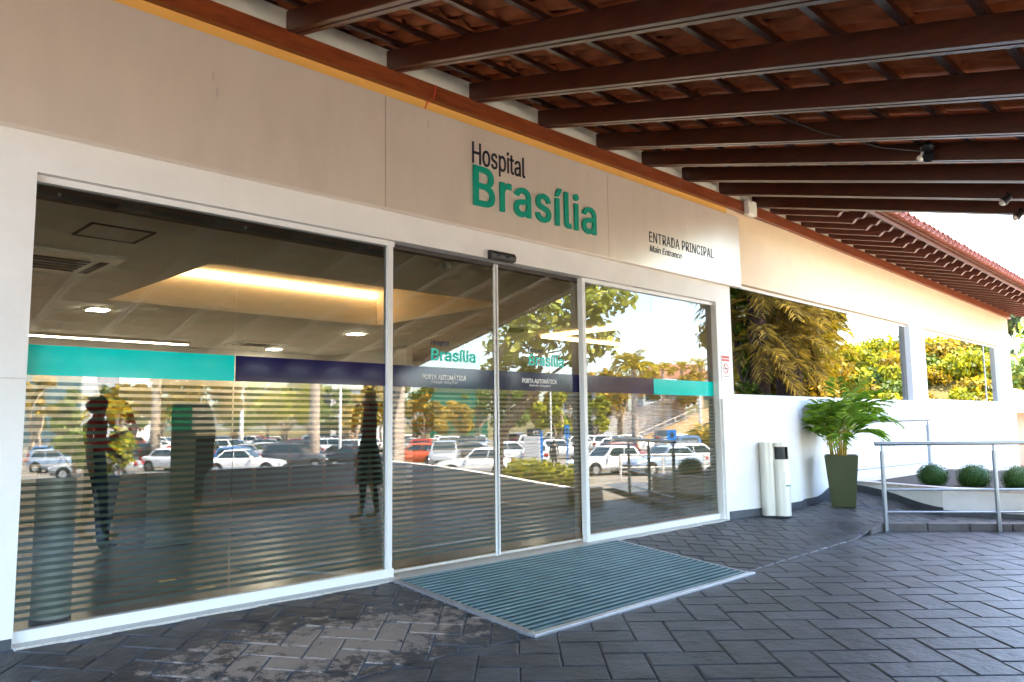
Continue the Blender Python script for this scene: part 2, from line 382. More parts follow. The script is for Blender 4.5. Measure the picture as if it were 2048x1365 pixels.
def clip_poly(poly, segs):
    for (px, py, nx, ny) in segs:          # keep the side n.(p-p0) >= 0
        out = []
        for i in range(len(poly)):
            a, c = poly[i], poly[(i + 1) % len(poly)]
            da = (a[0] - px) * nx + (a[1] - py) * ny; dc = (c[0] - px) * nx + (c[1] - py) * ny
            if da >= 0: out.append(a)
            if (da >= 0) != (dc >= 0):
                t = da / (da - dc); out.append((lerp(a[0], c[0], t), lerp(a[1], c[1], t)))
        poly = out
        if len(poly) < 3: return []
    return poly
def toe_seg(x, y, sign, marg):
    best = None
    for (a, b_), (c, d) in zip(TOE, TOE[1:]):
        dx, dy = c - a, -(d - b_); L = math.hypot(dx, dy); t = max(0, min(1, ((x - a) * dx + (y + b_) * dy) / L / L))
        q = (a + dx * t, -b_ + dy * t); dd = math.hypot(x - q[0], y - q[1])
        if best is None or dd < best[0]: best = (dd, q, (-dy / L, dx / L))
    dd, q, n = best                        # n points to +y side (apron)
    n = (n[0] * sign, n[1] * sign)
    return dd, (q[0] + n[0] * marg, q[1] + n[1] * marg, n[0], n[1])
def paver_mesh(poly, fz, name, m_, h=.008, ch=.011, local=None):
    cx = sum(p[0] for p in poly) / len(poly); cy_ = sum(p[1] for p in poly) / len(poly)
    n = len(poly); top = []; low = []
    for x, y in poly:
        d = math.hypot(x - cx, y - cy_) or 1; k = 1 - ch / d * 1.3
        tx, ty = cx + (x - cx) * k, cy_ + (y - cy_) * k
        top.append((tx, ty, fz(tx, ty))); low.append((x, y, fz(x, y) - h))
    b = MB(); b.add(top + low, [tuple(range(n))] + [(n + i, n + (i + 1) % n, (i + 1) % n, i) for i in range(n)])
    return b
def herring(W, x0, x1, y0, y1, ox, oy):
    """2:1 herringbone laid at 45 degrees; yields brick corner polygons"""
    out = []; c = math.sqrt(.5); N = int(max(x1 - x0, y1 - y0) / W) + 6
    for a in range(-N, N):
        for q in range(-N // 3, N // 3 + 1):
            bx, by = a + 4 * q, a
            for (u0, u1, v0, v1) in ((0, 2, 0, 1), (2, 3, -1, 1)):
                pts = [(bx + u0, by + v0), (bx + u1, by + v0), (bx + u1, by + v1), (bx + u0, by + v1)]
                P = [(ox + (u - v) * c * W, oy + (u + v) * c * W) for u, v in pts]
                X = sum(p[0] for p in P) / 4; Y = sum(p[1] for p in P) / 4
                if x0 < X < x1 and y0 < Y < y1: out.append((X, Y, P, u1 - u0))
    return out
camxy = (0, -5.05)
def lay(parent, W, box, org, m_, fz, sign, extra=None, limit=290):
    J = .0045; c = math.sqrt(.5)
    res = []
    for X, Y, P, ulen in herring(W, *box, *org):
        P = [(X + (x - X) * (1 - J / W * (1 if 1 else 0)), Y + (y - Y) * (1 - J / W)) for x, y in P]
        dd, seg = toe_seg(X, Y, sign, .006)
        segs = list(extra(X, Y)) if extra else []
        if dd < W * 1.6: segs.append(seg)
        elif (Y > -toe(X)) != (sign > 0): continue
        Q = clip_poly(P, segs) if segs else P
        if len(Q) < 3 or (sign < 0 and X > 9.62 and Y < -3.25) or (sign < 0 and Y > -.25 and False): continue
        ar = abs(sum(Q[i][0] * Q[(i + 1) % len(Q)][1] - Q[(i + 1) % len(Q)][0] * Q[i][1] for i in range(len(Q)))) / 2
        if ar < W * W * .08: continue
        v = Vector((X, Y - camxy[1], -1.25)); dcam = v.length
        infr = v.dot(back) < 0 and abs(v.dot(right) / -v.dot(back)) < .70 and -.5 < v.dot(up) / -v.dot(back) < .4
        res.append((0 if infr else 1, dcam, X, Y, Q, Q is P))
    res.sort(key=lambda r: (r[0], r[1]))
    shared = {}
    rest = MB(); nn = 0
    for far, dcam, X, Y, Q, whole in res:
        if nn < limit and not far:
            e = .05; gx = (fz(X + e, Y) - fz(X - e, Y)) / (2 * e); gy = (fz(X, Y + e) - fz(X, Y - e)) / (2 * e)
            loc = (X, Y, fz(X, Y) + random.uniform(-.0012, .0012))
            L = [(x - X, y - Y) for x, y in Q]
            key = tuple((round(x, 3), round(y, 3)) for x, y in L) if whole else None
            if key and key in shared: me = shared[key]
            else:
                me = paver_mesh(L, lambda x, y: 0, 'paver', m_).mesh('paver', m_)
                if key: shared[key] = me
            o = link('paver', me, parent, loc=loc)
            o.rotation_euler = (math.atan(gy) + random.uniform(-.003, .003), -math.atan(gx) + random.uniform(-.003, .003), 0); nn += 1
        else:
            pb = paver_mesh(Q, fz, 'p', m_); rest.add(pb.v, pb.f)
    o = rest.build('distant_pavers', m_, parent); o['kind'] = 'stuff'
PLA, PLB = (11.10, -1.68), (11.65, -.40)
def ap_extra(X, Y):
    e = [(0, -.135, 0, -1)]
    if 3.2 < X < 6.8: pass
    return e
lay(apron, .17, (-1.0, 11.4, -3.4, -.05), (.03, .02), 'paver_apron', hz, 1, ap_extra)
lay(drive, .235, (-1.5, 10.8, -8.0, -.2), (.13, .05), 'paver_drive', lambda x, y: -.15, -1)

# kerb of the raised path
kp = [(9.35, -1.418), (9.55, -1.408), (9.75, -1.405)] + [(lerp(9.78, 11.2, i / 5), lerp(-1.44, -3.27, i / 5)) for i in range(6)]
kerb = thing('kerb', 'grey stone kerb curving away along the raised path under the handrail', 'kerb', (9.75, -1.4, -.15))
for i in range(len(kp) - 1):
    (xa, ya), (xb, yb) = kp[i], kp[i + 1]
    dx, dy = xb - xa, yb - ya; L = math.hypot(dx, dy); nx, ny = -dy / L, dx / L
    g = .004 / L; xa, ya, xb, yb = xa + dx * g, ya + dy * g, xb - dx * g, yb - dy * g
    def kz(x): return lerp(-.146, -.060, ss(8.95, 9.72, x))
    bt = [(xa - nx * .02, ya - ny * .02, -.18), (xb - nx * .02, yb - ny * .02, -.18), (xb + nx * .10, yb + ny * .10, -.18), (xa + nx * .10, ya + ny * .10, -.18)]
    tp = [(p[0], p[1], kz(p[0])) for p in bt]
    bevel(MB().hexa(bt, tp).build('kerb_stone', 'kerb_mat', kerb), .012)

# ------------------------------------------------------------------ hospital building
HB = thing('hospital_building', 'white hospital building with timber eaves along the right wall', 'building', (10, 0, 0))
WY = -.075; WB = .18
def zh(x): return 2.912 - .006 * max(0, x - 9)
def zs(x): return 1.43 + .0075 * max(0, x - 8.8)
def zpb(x): return 3.85 - .022 * max(0, x - 9.7)      # underside of wall plate
MB().box(-8, 1.158, WY, WB, -.2, 3.70).build('wall', 'white_paint', HB)
MB().box(1.158, 8.475, WY, WB, 2.612, 3.70).build('header', 'white_paint', HB)
MB().box(8.475, 8.82, WY, WB, -.1, 3.70).build('pilaster', 'white_paint', HB)
def wseg(x0, x1, f0, f1):
    wb = MB()
    a0, a1 = (f0(x0), f0(x1)); c0, c1 = f1(x0), f1(x1)
    wb.hexa([(x0, WY, a0), (x1, WY, a1), (x1, WB, a1), (x0, WB, a0)], [(x0, WY, c0), (x1, WY, c1), (x1, WB, c1), (x0, WB, c0)])
    wb.build('pier', 'white_paint', HB)
wseg(15.20, 15.97, zs, zh); wseg(21.10, 22.10, zs, zh)
lw = MB()
def wf(x): return -.10 - .085 * ss(8.5, 9.5, x) * (1 - ss(10.25, 10.6, x))
xs_ = [8.505 + .07 * i for i in range(36)] + [12, 15, 18, 22.13]
for xa_, xb_ in zip(xs_, xs_[1:]):
    k_ = len(lw.v)
    lw.add([(xa_, wf(xa_), -.4), (xb_, wf(xb_), -.4), (xa_, wf(xa_), zs(xa_)), (xb_, wf(xb_), zs(xb_)), (xa_, WB, zs(xa_)), (xb_, WB, zs(xb_))], [(0, 1, 3, 2), (2, 3, 5, 4)], 0, False)
lw.add([(8.505, wf(8.505), -.4), (8.505, wf(8.505), zs(8.5)), (8.505, WB, zs(8.5)), (8.505, WB, -.4)], [(0, 1, 2, 3)])
lw.add([(22.13, -.10, -.4), (22.13, -.10, zs(22.1)), (22.13, WB, zs(22.1)), (22.13, WB, -.4)], [(3, 2, 1, 0)])
lw.build('lower_wall', 'white_paint', HB)
ub = MB()
for i in range(8):
    x0, x1 = lerp(8.82, 22.1, i / 8), lerp(8.82, 22.1, (i + 1) / 8)
    ub.hexa([(x0, WY, zh(x0)), (x1, WY, zh(x1)), (x1, WB, zh(x1)), (x0, WB, zh(x0))], [(x0, WY, zpb(x0)), (x1, WY, zpb(x1)), (x1, WB, zpb(x1)), (x0, WB, zpb(x0))])
ub.build('upper_wall', 'warm_lit_cream', HB)
MB().box(-8, 8.82, WY, WB, 3.70, 3.85).build('upper_band', 'bounce_lit_ochre', HB)
MB().box(21.92, 22.10, WB, 12, -.4, 3.6).box(-8, -7.8, WB, 12, -.3, 3.9).box(-7.8, 21.92, 11.8, 12, -.3, 3.9).build('outer_wall', 'white_paint', HB)
# skirting follows the floor
sk = MB()
for a, c, yf in ((8.56, 11.62, -.112), ):
    n = 24
    for i in range(n):
        x0, x1 = lerp(a, c, i / n), lerp(a, c, (i + 1) / n); y0_, y1_ = wf(x0) - .012, wf(x1) - .012; z0, z1 = hz(x0, y0_), hz(x1, y1_)
        sk.hexa([(x0, y0_, z0 - .1), (x1, y1_, z1 - .1), (x1, y1_ + .014, z1 - .1), (x0, y0_ + .014, z0 - .1)], [(x0, y0_, z0 + .088), (x1, y1_, z1 + .088), (x1, y1_ + .014, z1 + .088), (x0, y0_ + .014, z0 + .088)])
sk.build('skirting', 'skirting_stone', HB)
MB().box(-8, 1.150, WY - .012, WY, -.2, .045).build('skirting', 'skirting_stone', HB)
# faint control joints in the left wall
MB().box(-8, 1.156, WY - .0015, WY, 1.432, 1.438).build('wall_joint', 'sill_stone', HB)
# timber wall plate
pl = MB()
pl.box(-8, 9.7, -.135, WY, 3.85, 3.985)
for i in range(6):
    x0, x1 = lerp(9.7, 22.2, i / 6), lerp(9.7, 22.2, (i + 1) / 6)
    pl.hexa([(x0, -.135, zpb(x0)), (x1, -.135, zpb(x1)), (x1, WY, zpb(x1)), (x0, WY, zpb(x0))], [(x0, -.135, zpb(x0) + .135), (x1, -.135, zpb(x1) + .135), (x1, WY, zpb(x1) + .135), (x0, WY, zpb(x0) + .135)])
pl.build('wall_plate', 'wood_plate', HB)
inf = MB()
inf.box(-8, 9.7, -.105, WB, 3.985, 4.085).box(-8, 9.7, -.02, WB, 4.085, 4.2)
for i in range(6):
    x0, x1 = lerp(9.7, 22.1, i / 6), lerp(9.7, 22.1, (i + 1) / 6)
    inf.hexa([(x0, -.105, zpb(x0) + .135), (x1, -.105, zpb(x1) + .135), (x1, WB, zpb(x1) + .135), (x0, WB, zpb(x0) + .135)], [(x0, -.105, zpb(x0) + .28), (x1, -.105, zpb(x1) + .28), (x1, WB, zpb(x1) + .28), (x0, WB, zpb(x0) + .28)])
inf.build('beam_infill', 'infill', HB)
# main roof: slab, tails, fascia, tiles
SL = .235
rf = MB()
for i in range(8):
    x0, x1 = lerp(9.9, 23.2, i / 8), lerp(9.9, 23.2, (i + 1) / 8)
    def zr(x, y): return zpb(x) + .335 + SL * y
    y0, y1 = -1.33, 6
    rf.hexa([(x0, y0, zr(x0, y0)), (x1, y0, zr(x1, y0)), (x1, y1, zr(x1, y1)), (x0, y1, zr(x0, y1))], [(x0, y0, zr(x0, y0) + .04), (x1, y0, zr(x1, y0) + .04), (x1, y1, zr(x1, y1) + .04), (x0, y1, zr(x0, y1) + .04)])
rf.hexa([(-8, 0, 4.20), (9.9, 0, 4.20), (9.9, 6, 5.6), (-8, 6, 5.6)], [(-8, 0, 4.24), (9.9, 0, 4.24), (9.9, 6, 5.65), (-8, 6, 5.65)])
rf.hexa([(-8, 6, 5.6), (23.2, 6, 5.3), (23.2, 13, 3.8), (-8, 13, 3.8)], [(-8, 6, 5.65), (23.2, 6, 5.35), (23.2, 13, 3.85), (-8, 13, 3.85)])
roof = rf.build('roof', 'deck', HB)
# rafter tails with a scrolled end
prof = [(-.135, .135), (-.135, .30)] + [(-1.36, .30 - SL * 1.225)]          # (y, z above plate underside) filled below
def tail_poly():
    top = [(-.10, .322), (-1.27, .322 - SL * 1.17)]
    bot0 = [(-.10, .135)]
    yb = -.98; zb = .135 - SL * .88
    scroll = [(yb, zb), (yb - .02, zb - .012), (yb - .045, zb + .004), (yb - .075, zb + .035), (yb - .115, zb + .05), (yb - .145, zb + .035), (yb - .175, zb + .045), (yb - .205, zb + .08), (yb - .235, zb + .10), (-1.27, zb + .105)]
    return top + scroll[::-1] + bot0
tp = tail_poly()
tm = None
for i in range(28):
    x = 9.98 + .468 * i
    if x > 23: break
    if tm is None:
        b = MB(); b.prism([(y, z) for y, z in tp], 'x', -.035, .035); tm = b.mesh('rafter_tail', 'wood_tail')
    link('rafter_tail', tm, roof, loc=(x, 0, zpb(x)))
fb = MB()
for i in range(6):
    x0, x1 = lerp(9.9, 23.2, i / 6), lerp(9.9, 23.2, (i + 1) / 6)
    z = lambda x: zpb(x) + .322 - SL * 1.2
    fb.hexa([(x0, -1.30, z(x0) - .065), (x1, -1.30, z(x1) - .065), (x1, -1.272, z(x1) - .065), (x0, -1.272, z(x0) - .065)], [(x0, -1.30, z(x0)), (x1, -1.30, z(x1)), (x1, -1.272, z(x1)), (x0, -1.272, z(x0))])
fb.build('fascia_board', 'wood_tail', roof)
def barrel(name, rad, L, up_=1, n=7, th=.014, slope=SL, m_='clay_tile'):
    b = MB(); outer = []; inner = []
    for y, rr in ((0, rad), (L, rad * .88)):
        for i in range(n):
            a = math.pi * i / (n - 1); outer.append((rr * math.cos(a), y, up_ * rr * .75 * math.sin(a) + slope * y)); inner.append(((rr - th) * math.cos(a), y, up_ * (rr - th) * .75 * math.sin(a) + slope * y))
    vs = outer + inner; fs = []
    for i in range(n - 1):
        fs.append((i, i + 1, n + i + 1, n + i)); fs.append((2 * n + i, 3 * n + i, 3 * n + i + 1, 2 * n + i + 1)); fs.append((i, 2 * n + i, 2 * n + i + 1, i + 1))
    b.add(vs, fs, 0, True); return b
cov = barrel('roof_tile', .105, .45, 1, m_='clay_out').mesh('roof_tile', 'clay_out')
chn = barrel('channel_tile', .10, .45, -1).mesh('channel_tile', 'clay_out')
nt_ = 0
for i in range(64):
    x = 9.92 + .207 * i
    if x > 23.1: break
    z = zpb(x) + .40 - SL * 1.40
    a = link('roof_tile', cov, roof, loc=(x, -1.42 + random.uniform(-.012, .012), z + .03)); a.rotation_euler = (0, 0, random.uniform(-.02, .02))
    link('channel_tile', chn, roof, loc=(x + .1035, -1.43 + random.uniform(-.012, .012), z + .045))
rest = MB()
for r_ in range(1, 16):
    for i in range(64):
        x = 9.92 + .207 * i
        if x > 23.1: break
        y = -1.42 + .40 * r_; z = zpb(x) + .43 + SL * y
        b = barrel('t', .105, .45, 1, 5); rest.add([(p[0] + x, p[1] + y, p[2] + z) for p in b.v], b.f)
o = rest.build('upper_tiles', 'clay_out', roof); o['kind'] = 'stuff'

# windows of the right wing
def window(x0, x1, label, mull=()):
    t = thing('window', label, 'window', (x0, 0, zs(x0)))
    yg = .02
    MB().hexa([(x0, yg, zs(x0)), (x1, yg, zs(x1)), (x1, yg + .008, zs(x1)), (x0, yg + .008, zs(x0))], [(x0, yg, zh(x0)), (x1, yg, zh(x1)), (x1, yg + .008, zh(x1)), (x0, yg + .008, zh(x0))]).build('pane', 'glass_win', t)
    f = MB()
    f.hexa([(x0, yg - .02, zh(x0) - .035), (x1, yg - .02, zh(x1) - .035), (x1, yg - .003, zh(x1) - .035), (x0, yg - .003, zh(x0) - .035)], [(x0, yg - .02, zh(x0)), (x1, yg - .02, zh(x1)), (x1, yg - .003, zh(x1)), (x0, yg - .003, zh(x0))])
    f.box(x0, x1, yg - .018, yg - .003, zs(x0) + .0, zs(x1) + .018)
    for xm in mull: f.box(xm - .012, xm + .012, yg - .012, yg - .002, zs(xm) + .018, zh(xm) - .035)
    f.build('frame', 'alu_white', t)
window(8.825, 15.195, 'wide window right of the entrance reflecting tall dark palms', ())
window(15.975, 21.095, 'farther window near the end of the right wall reflecting golden hedges', (20.2,))

# sign fascia panels
def text(s, size_box, font, mat_, depth, x0, z0, x1, z1, y, parent, name, bold=0, shear=0, space=1.0):
    cu = bpy.data.curves.new('t', 'FONT'); cu.body = s; cu.font = font; cu.extrude = .5; cu.offset = bold * .35; cu.bevel_depth = bold * .65; cu.bevel_resolution = 1; cu.shear = shear; cu.space_character = space; cu.resolution_u = 4
    o = bpy.data.objects.new('t', cu); COL.objects.link(o); bpy.context.view_layer.update()
    dg = bpy.context.evaluated_depsgraph_get(); me = bpy.data.meshes.new_from_object(o.evaluated_get(dg)); bpy.data.objects.remove(o)
    vx = [v.co.x for v in me.vertices]; vy = [v.co.y for v in me.vertices]; a, c, e, g = min(vx), max(vx), min(vy), max(vy)
    zz = [v.co.z for v in me.vertices]; zc, zr_ = min(zz), max(max(zz) - min(zz), 1e-6)
    for v in me.vertices:
        p = v.co.copy(); v.co = Vector((lerp(x0, x1, (p.x - a) / (c - a)), y - depth * (p.z - zc) / zr_, lerp(z0, z1, (p.y - e) / (g - e))))
    me.materials.clear(); me.materials.append(MT[mat_])
    ob = link(name, me, parent); return ob
FONT = None
try:
    import os
    p_ = os.path.join(bpy.utils.resource_path('LOCAL'), 'datafiles', 'fonts', 'Inter.woff2')
    FONT = bpy.data.fonts.load(p_)
except Exception: FONT = None
if FONT is None: FONT = bpy.data.curves.new('tmp', 'FONT').font
SG = thing('sign_fascia', 'long satin metal fascia above the doors with the green hospital name', 'sign', (4, -.15, 2.83))
PY = -.15
for (a, c) in ((-2.07, .718), (.722, 3.506), (3.512, 6.296), (6.302, 8.985)):
    p = MB().box(a, c, PY, PY + .012, 2.835, 3.74).box(a, c, PY + .012, WY - .001, 2.835, 2.85).box(a, c, PY + .012, WY - .001, 3.725, 3.74)
    if c > 8: p.box(c - .012, c, PY + .012, WY - .001, 2.85, 3.725)
    bevel(p.build('panel', 'panel_metal', SG), .003)
text('Hospital', 0, FONT, 'letter_black', .008, 4.418, 3.352, 5.070, 3.60, PY, SG, 'lettering', .002)
text('Brasília', 0, FONT, 'letter_green', .022, 4.422, 3.026, 6.082, 3.40, PY, SG, 'lettering', .010, 0, 1.07)
text('ENTRADA', 0, FONT, 'letter_black', .004, 7.012, 3.117, 7.60, 3.232, PY, SG, 'lettering', .0015, 0, 1.06)
text('PRINCIPAL', 0, FONT, 'letter_black', .004, 7.655, 3.117, 8.335, 3.232, PY, SG, 'lettering', .0015, 0, 1.06)
text('Main Entrance', 0, FONT, 'letter_black', .004, 7.015, 3.010, 7.642, 3.083, PY, SG, 'lettering', .004, .2)
# drips of dried sealant on the panel
for x, z in ((2.12, 3.46), (2.15, 3.36), (3.93, 3.62), (5.98, 3.62)): MB().box(x, x + .006, PY - .003, PY - .0005, z - .035, z + .03).build('sealant_drip', 'cap_stone', SG)

# ------------------------------------------------------------------ entrance glazing
def stripes(x0, x1, y, parent):
    b = MB(); z = 1.425
    while z > .10:
        b.box(x0, x1, y, y + .0012, z - .0205, z); z -= .0405
    o = b.build('frosted_stripes', 'frost', parent); o['kind'] = 'stuff'; return o
def pane(x0, x1, y, parent, zb, zt, band=None, m_='glass'):
    b = MB(); b.quad((x0, y, zb), (x1, y, zb), (x1, y, zt), (x0, y, zt), 0)
    b.add([(x0, y, zb), (x1, y, zb), (x1, y, zt), (x0, y, zt), (x0, y + .010, zb), (x1, y + .010, zb), (x1, y + .010, zt), (x0, y + .010, zt)], [(7, 6, 5, 4), (0, 4, 5, 1), (1, 5, 6, 2), (2, 6, 7, 3), (3, 7, 4, 0)], 1)
    p = b.build('pane', [m_, 'glass_clear'], parent)
    if band:
        zz = (1.461, 1.634); MB().box(x0 + .002, x1 - .002, y - .0022, y - .0004, *zz).build('colour_band', band, p)
    stripes(x0 + .004, x1 - .004, y + .0125, p); return p
gl = thing('fixed_glazing', 'left glazed screen of two tall panes with turquoise and navy bands', 'glazing', (1.18, 0, 0))
pane(1.165, 2.393, 0, gl, .06, 2.59, 'film_teal'); pane(2.397, 3.625, 0, gl, .06, 2.59, 'film_navy')
MB().box(1.16, 3.69, -.03, .03, .004, .066).build('bottom_rail', 'alu_white', gl)
MB().box(3.627, 3.672, -.032, .03, .066, 2.607).build('mullion', 'alu_white', gl)
MB().box(1.16, 3.69, -.028, .03, 2.572, 2.611).build('head_rail', 'alu_white', gl)
MB().box(1.158, 3.69, .032, .10, 2.50, 2.611).build('door_track', 'int_dark', gl)
for x in (1.30, 2.46): MB().ball((x, .028, 2.53), .012, 8, 5).build('bolt', 'steel', gl)
gr = thing('fixed_glazing', 'right glazed screen mirroring the car park, navy and turquoise bands', 'glazing', (6.02, 0, 0))
pane(6.045, 7.218, 0, gr, .06, 2.59, 'film_navy'); pane(7.222, 8.473, 0, gr, .06, 2.59, 'film_teal')
MB().box(6.0, 8.474, -.03, .03, .004, .066).build('bottom_rail', 'alu_white', gr)
MB().box(5.995, 6.043, -.032, .03, .066, 2.607).build('mullion', 'alu_white', gr)
MB().box(6.0, 8.474, -.028, .03, 2.572, 2.611).build('head_rail', 'alu_white', gr)
def door(x0, x1, label, stile_x, txt):
    t = thing('sliding_door', label, 'door', (x0, .05, .03)); y = .045
    p = pane(x0, x1, y, t, .035, 2.575, 'film_navy')
    MB().box(stile_x - .016, stile_x + .016, y - .014, y - .003, .012, 2.60).build('stile', 'alu_white', t)
    MB().box(x0, x1, y - .002, y + .03, .014, .034).build('bottom_rail', 'sill_stone', t)
    MB().box(x0, x1, y - .01, y + .06, 2.576, 2.611).build('top_rail', 'int_dark', t)
    for k, a in txt.items(): text(k, 0, FONT, a[0], .002, a[1], a[2], a[3], a[4], y - .0024 if a[5] else y - .0004, p, 'lettering', a[6], a[7])
s_ = (5.047 + .045) / 5.047
def tx(x): return x * s_
door(3.66, 4.852, 'left sliding glass door, white stile at its right edge and dark film on wall behind', 4.852,
     {'Hospital': ('film_navy', tx(4.082), 1.808, tx(4.276), 1.862, 0, .008, 0), 'Brasília': ('letter_teal', tx(4.082), 1.688, tx(4.577), 1.795, 0, .02, 0),
      'PORTA AUTOMÁTICA': ('letter_white', tx(3.988), 1.528, tx(4.465), 1.583, 1, .02, 0), 'Automatic Sliding Door': ('letter_white', tx(4.082), 1.494, tx(4.369), 1.521, 1, .0, .2)})
door(4.856, 6.09, 'right sliding glass door reflecting the forked tree behind its navy band', 4.872,
     {'Hospital': ('film_navy', tx(5.242), 1.815, tx(5.44), 1.865, 0, .008, 0), 'Brasília': ('letter_teal', tx(5.242), 1.698, tx(5.732), 1.812, 0, .02, 0),
      'PORTA AUTOMÁTICA': ('letter_white', tx(5.151), 1.532, tx(5.624), 1.586, 1, .02, 0), 'Automatic Sliding Door': ('letter_white', tx(5.24), 1.498, tx(5.535), 1.523, 1, .0, .2)})
struct('threshold', MB().box(1.158, 8.50, -.13, .20, -.12, .003), 'sill_stone')
# sensor above the doors
t = thing('door_sensor', 'small black motion sensor box on the white header above the sliding doors', 'sensor', (4.81, -.1, 2.64))
bevel(MB().prism([(-.075, 2.60), (-.13, 2.612), (-.135, 2.65), (-.115, 2.682), (-.075, 2.685)], 'x', 4.66, 4.965).build('housing', 'black_plastic', t), .004)
MB().box(4.72, 4.76, -.1365, -.134, 2.63, 2.648).box(4.83, 4.875, -.1365, -.134, 2.63, 2.648).build('lens', 'car_glass', t)
# no smoking notice
t = thing('notice', 'small red and white no smoking notice on the pilaster', 'sign', (8.64, -.08, 1.64))
MB().box(8.545, 8.735, -.082, -.0755, 1.64, 1.963).build('plate', 'sign_white', t)
MB().box(8.552, 8.728, -.0835, -.0822, 1.925, 1.955).box(8.552, 8.728, -.0835, -.0822, 1.89, 1.915).build('red_bar', 'sign_red', t)
b = MB(); n = 24
ring = [(8.64 + r_ * math.cos(2 * math.pi * i / n), -.0832, 1.80 + r_ * math.sin(2 * math.pi * i / n)) for r_ in (.062, .05) for i in range(n)]
b.add(ring, [(i, (i + 1) % n, n + (i + 1) % n, n + i) for i in range(n)]); c_ = .0354
b.add([(8.64 - c_ - .005, -.0833, 1.80 + c_ - .005), (8.64 - c_ + .005, -.0833, 1.80 + c_ + .005), (8.64 + c_ + .005, -.0833, 1.80 - c_ + .005), (8.64 + c_ - .005, -.0833, 1.80 - c_ - .005)], [(0, 3, 2, 1)])
b.build('prohibition_ring', 'sign_red', t)
MB().box(8.60, 8.68, -.0826, -.0822, 1.794, 1.806).build('cigarette_print', 'letter_black', t)
MB().box(8.57, 8.71, -.0826, -.0822, 1.70, 1.706).build('text_line', 'letter_black', t)
t = thing('wall_speaker', 'small white speaker box on the timber plate beside the last beam', 'speaker', (9.25, -.17, 3.9))
bevel(MB().box(9.15, 9.36, -.22, -.137, 3.80, 4.0).build('housing', 'white_plastic', t), .02); MB().box(9.17, 9.34, -.2235, -.2205, 3.83, 3.97).build('grille', 'infill', t)
# ------------------------------------------------------------------ canopy over the driveway
CP = thing('canopy', 'dark timber canopy with clay tiles over the driveway', 'canopy', (3, -4, 3))
CS = .235
def cz(y): return 3.975 + CS * (y + .13)          # underside of the rafters
RX = [-2.6, -1.72, -.84, .04, .92, 1.80, 2.72, 3.60, 4.48, 5.36, 6.24, 7.03, 7.83, 8.66, 9.50]
b = MB()
y1 = -8.35
for (a, c, h0, h1) in ((-.055, -.007, .0, .155), (.007, .055, .0, .155), (-.0068, .0068, .02, .154)):
    b.hexa([(a, y1, cz(y1) + h0), (c, y1, cz(y1) + h0), (c, -.105, cz(-.105) + h0), (a, -.105, cz(-.105) + h0)], [(a, y1, cz(y1) + h1), (c, y1, cz(y1) + h1), (c, -.105, cz(-.105) + h1), (a, -.105, cz(-.105) + h1)])
rm = b.mesh('rafter', 'wood_dark')
for x in RX:
    o = link('rafter', rm, CP, loc=Vector((x, 0, 0)) - Vector((3, -4, 3)))
    bevel(o, .004, 1)
b = MB(); b.box(-3.2, 9.97, -.026, .026, 0, .032); bm_ = b.mesh('batten', 'wood_dark')
PIT = .375; k = 0
rows = []
y = -.30
while y > -8.3:
    z = cz(y) + .157
    o = link('batten', bm_, CP, loc=Vector((0, y, z)) - Vector((3, -4, 3))); o.rotation_euler = (math.atan(CS), 0, 0); rows.append(y); y -= PIT
# channel tiles seen from below, in rows on the battens
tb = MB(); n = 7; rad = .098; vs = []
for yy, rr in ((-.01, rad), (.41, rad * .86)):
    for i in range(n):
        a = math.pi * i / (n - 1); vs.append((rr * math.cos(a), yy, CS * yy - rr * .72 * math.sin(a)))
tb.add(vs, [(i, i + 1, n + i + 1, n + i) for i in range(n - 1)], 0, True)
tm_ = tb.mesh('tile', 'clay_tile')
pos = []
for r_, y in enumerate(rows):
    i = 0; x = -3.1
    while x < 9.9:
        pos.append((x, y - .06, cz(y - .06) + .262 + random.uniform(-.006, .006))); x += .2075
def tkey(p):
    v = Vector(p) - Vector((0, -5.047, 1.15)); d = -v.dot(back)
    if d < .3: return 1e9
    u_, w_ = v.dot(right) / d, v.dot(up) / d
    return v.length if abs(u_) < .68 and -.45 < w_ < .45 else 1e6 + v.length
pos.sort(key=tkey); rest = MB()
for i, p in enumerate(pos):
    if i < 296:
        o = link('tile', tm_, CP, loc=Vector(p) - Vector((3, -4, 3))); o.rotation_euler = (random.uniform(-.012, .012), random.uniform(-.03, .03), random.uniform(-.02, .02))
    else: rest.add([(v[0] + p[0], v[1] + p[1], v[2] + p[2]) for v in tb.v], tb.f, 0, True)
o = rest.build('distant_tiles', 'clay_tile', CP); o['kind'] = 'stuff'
b = MB(); ya, yb = -8.5, .9
b.hexa([(-3.2, ya, cz(ya) + .285), (10.0, ya, cz(ya) + .285), (10.0, yb, cz(yb) + .285), (-3.2, yb, cz(yb) + .285)], [(-3.2, ya, cz(ya) + .33), (10.0, ya, cz(ya) + .33), (10.0, yb, cz(yb) + .33), (-3.2, yb, cz(yb) + .33)])
b.build('light_block_slab', 'deck', CP)  # solid slab added above the tiles to block light from the sky
MB().hexa([(9.965, ya, cz(ya) + .15), (9.995, ya, cz(ya) + .15), (9.995, -.1, cz(-.1) + .15), (9.965, -.1, cz(-.1) + .15)], [(9.965, ya, cz(ya) + .284), (9.995, ya, cz(ya) + .284), (9.995, -.1, cz(-.1) + .284), (9.965, -.1, cz(-.1) + .284)]).build('barge_board', 'wood_dark', CP)
MB().box(-3.2, 9.96, -8.44, -8.355, cz(-8.4) + .0, cz(-8.4) + .17).build('eave_beam', 'wood_dark', CP)
for x in (9.86, 1.3, -3.0):
    bevel(MB().box(x - .13, x + .13, -8.34, -8.08, -.2, cz(-8.2) - .002).build('column', 'cap_stone', CP), .01)
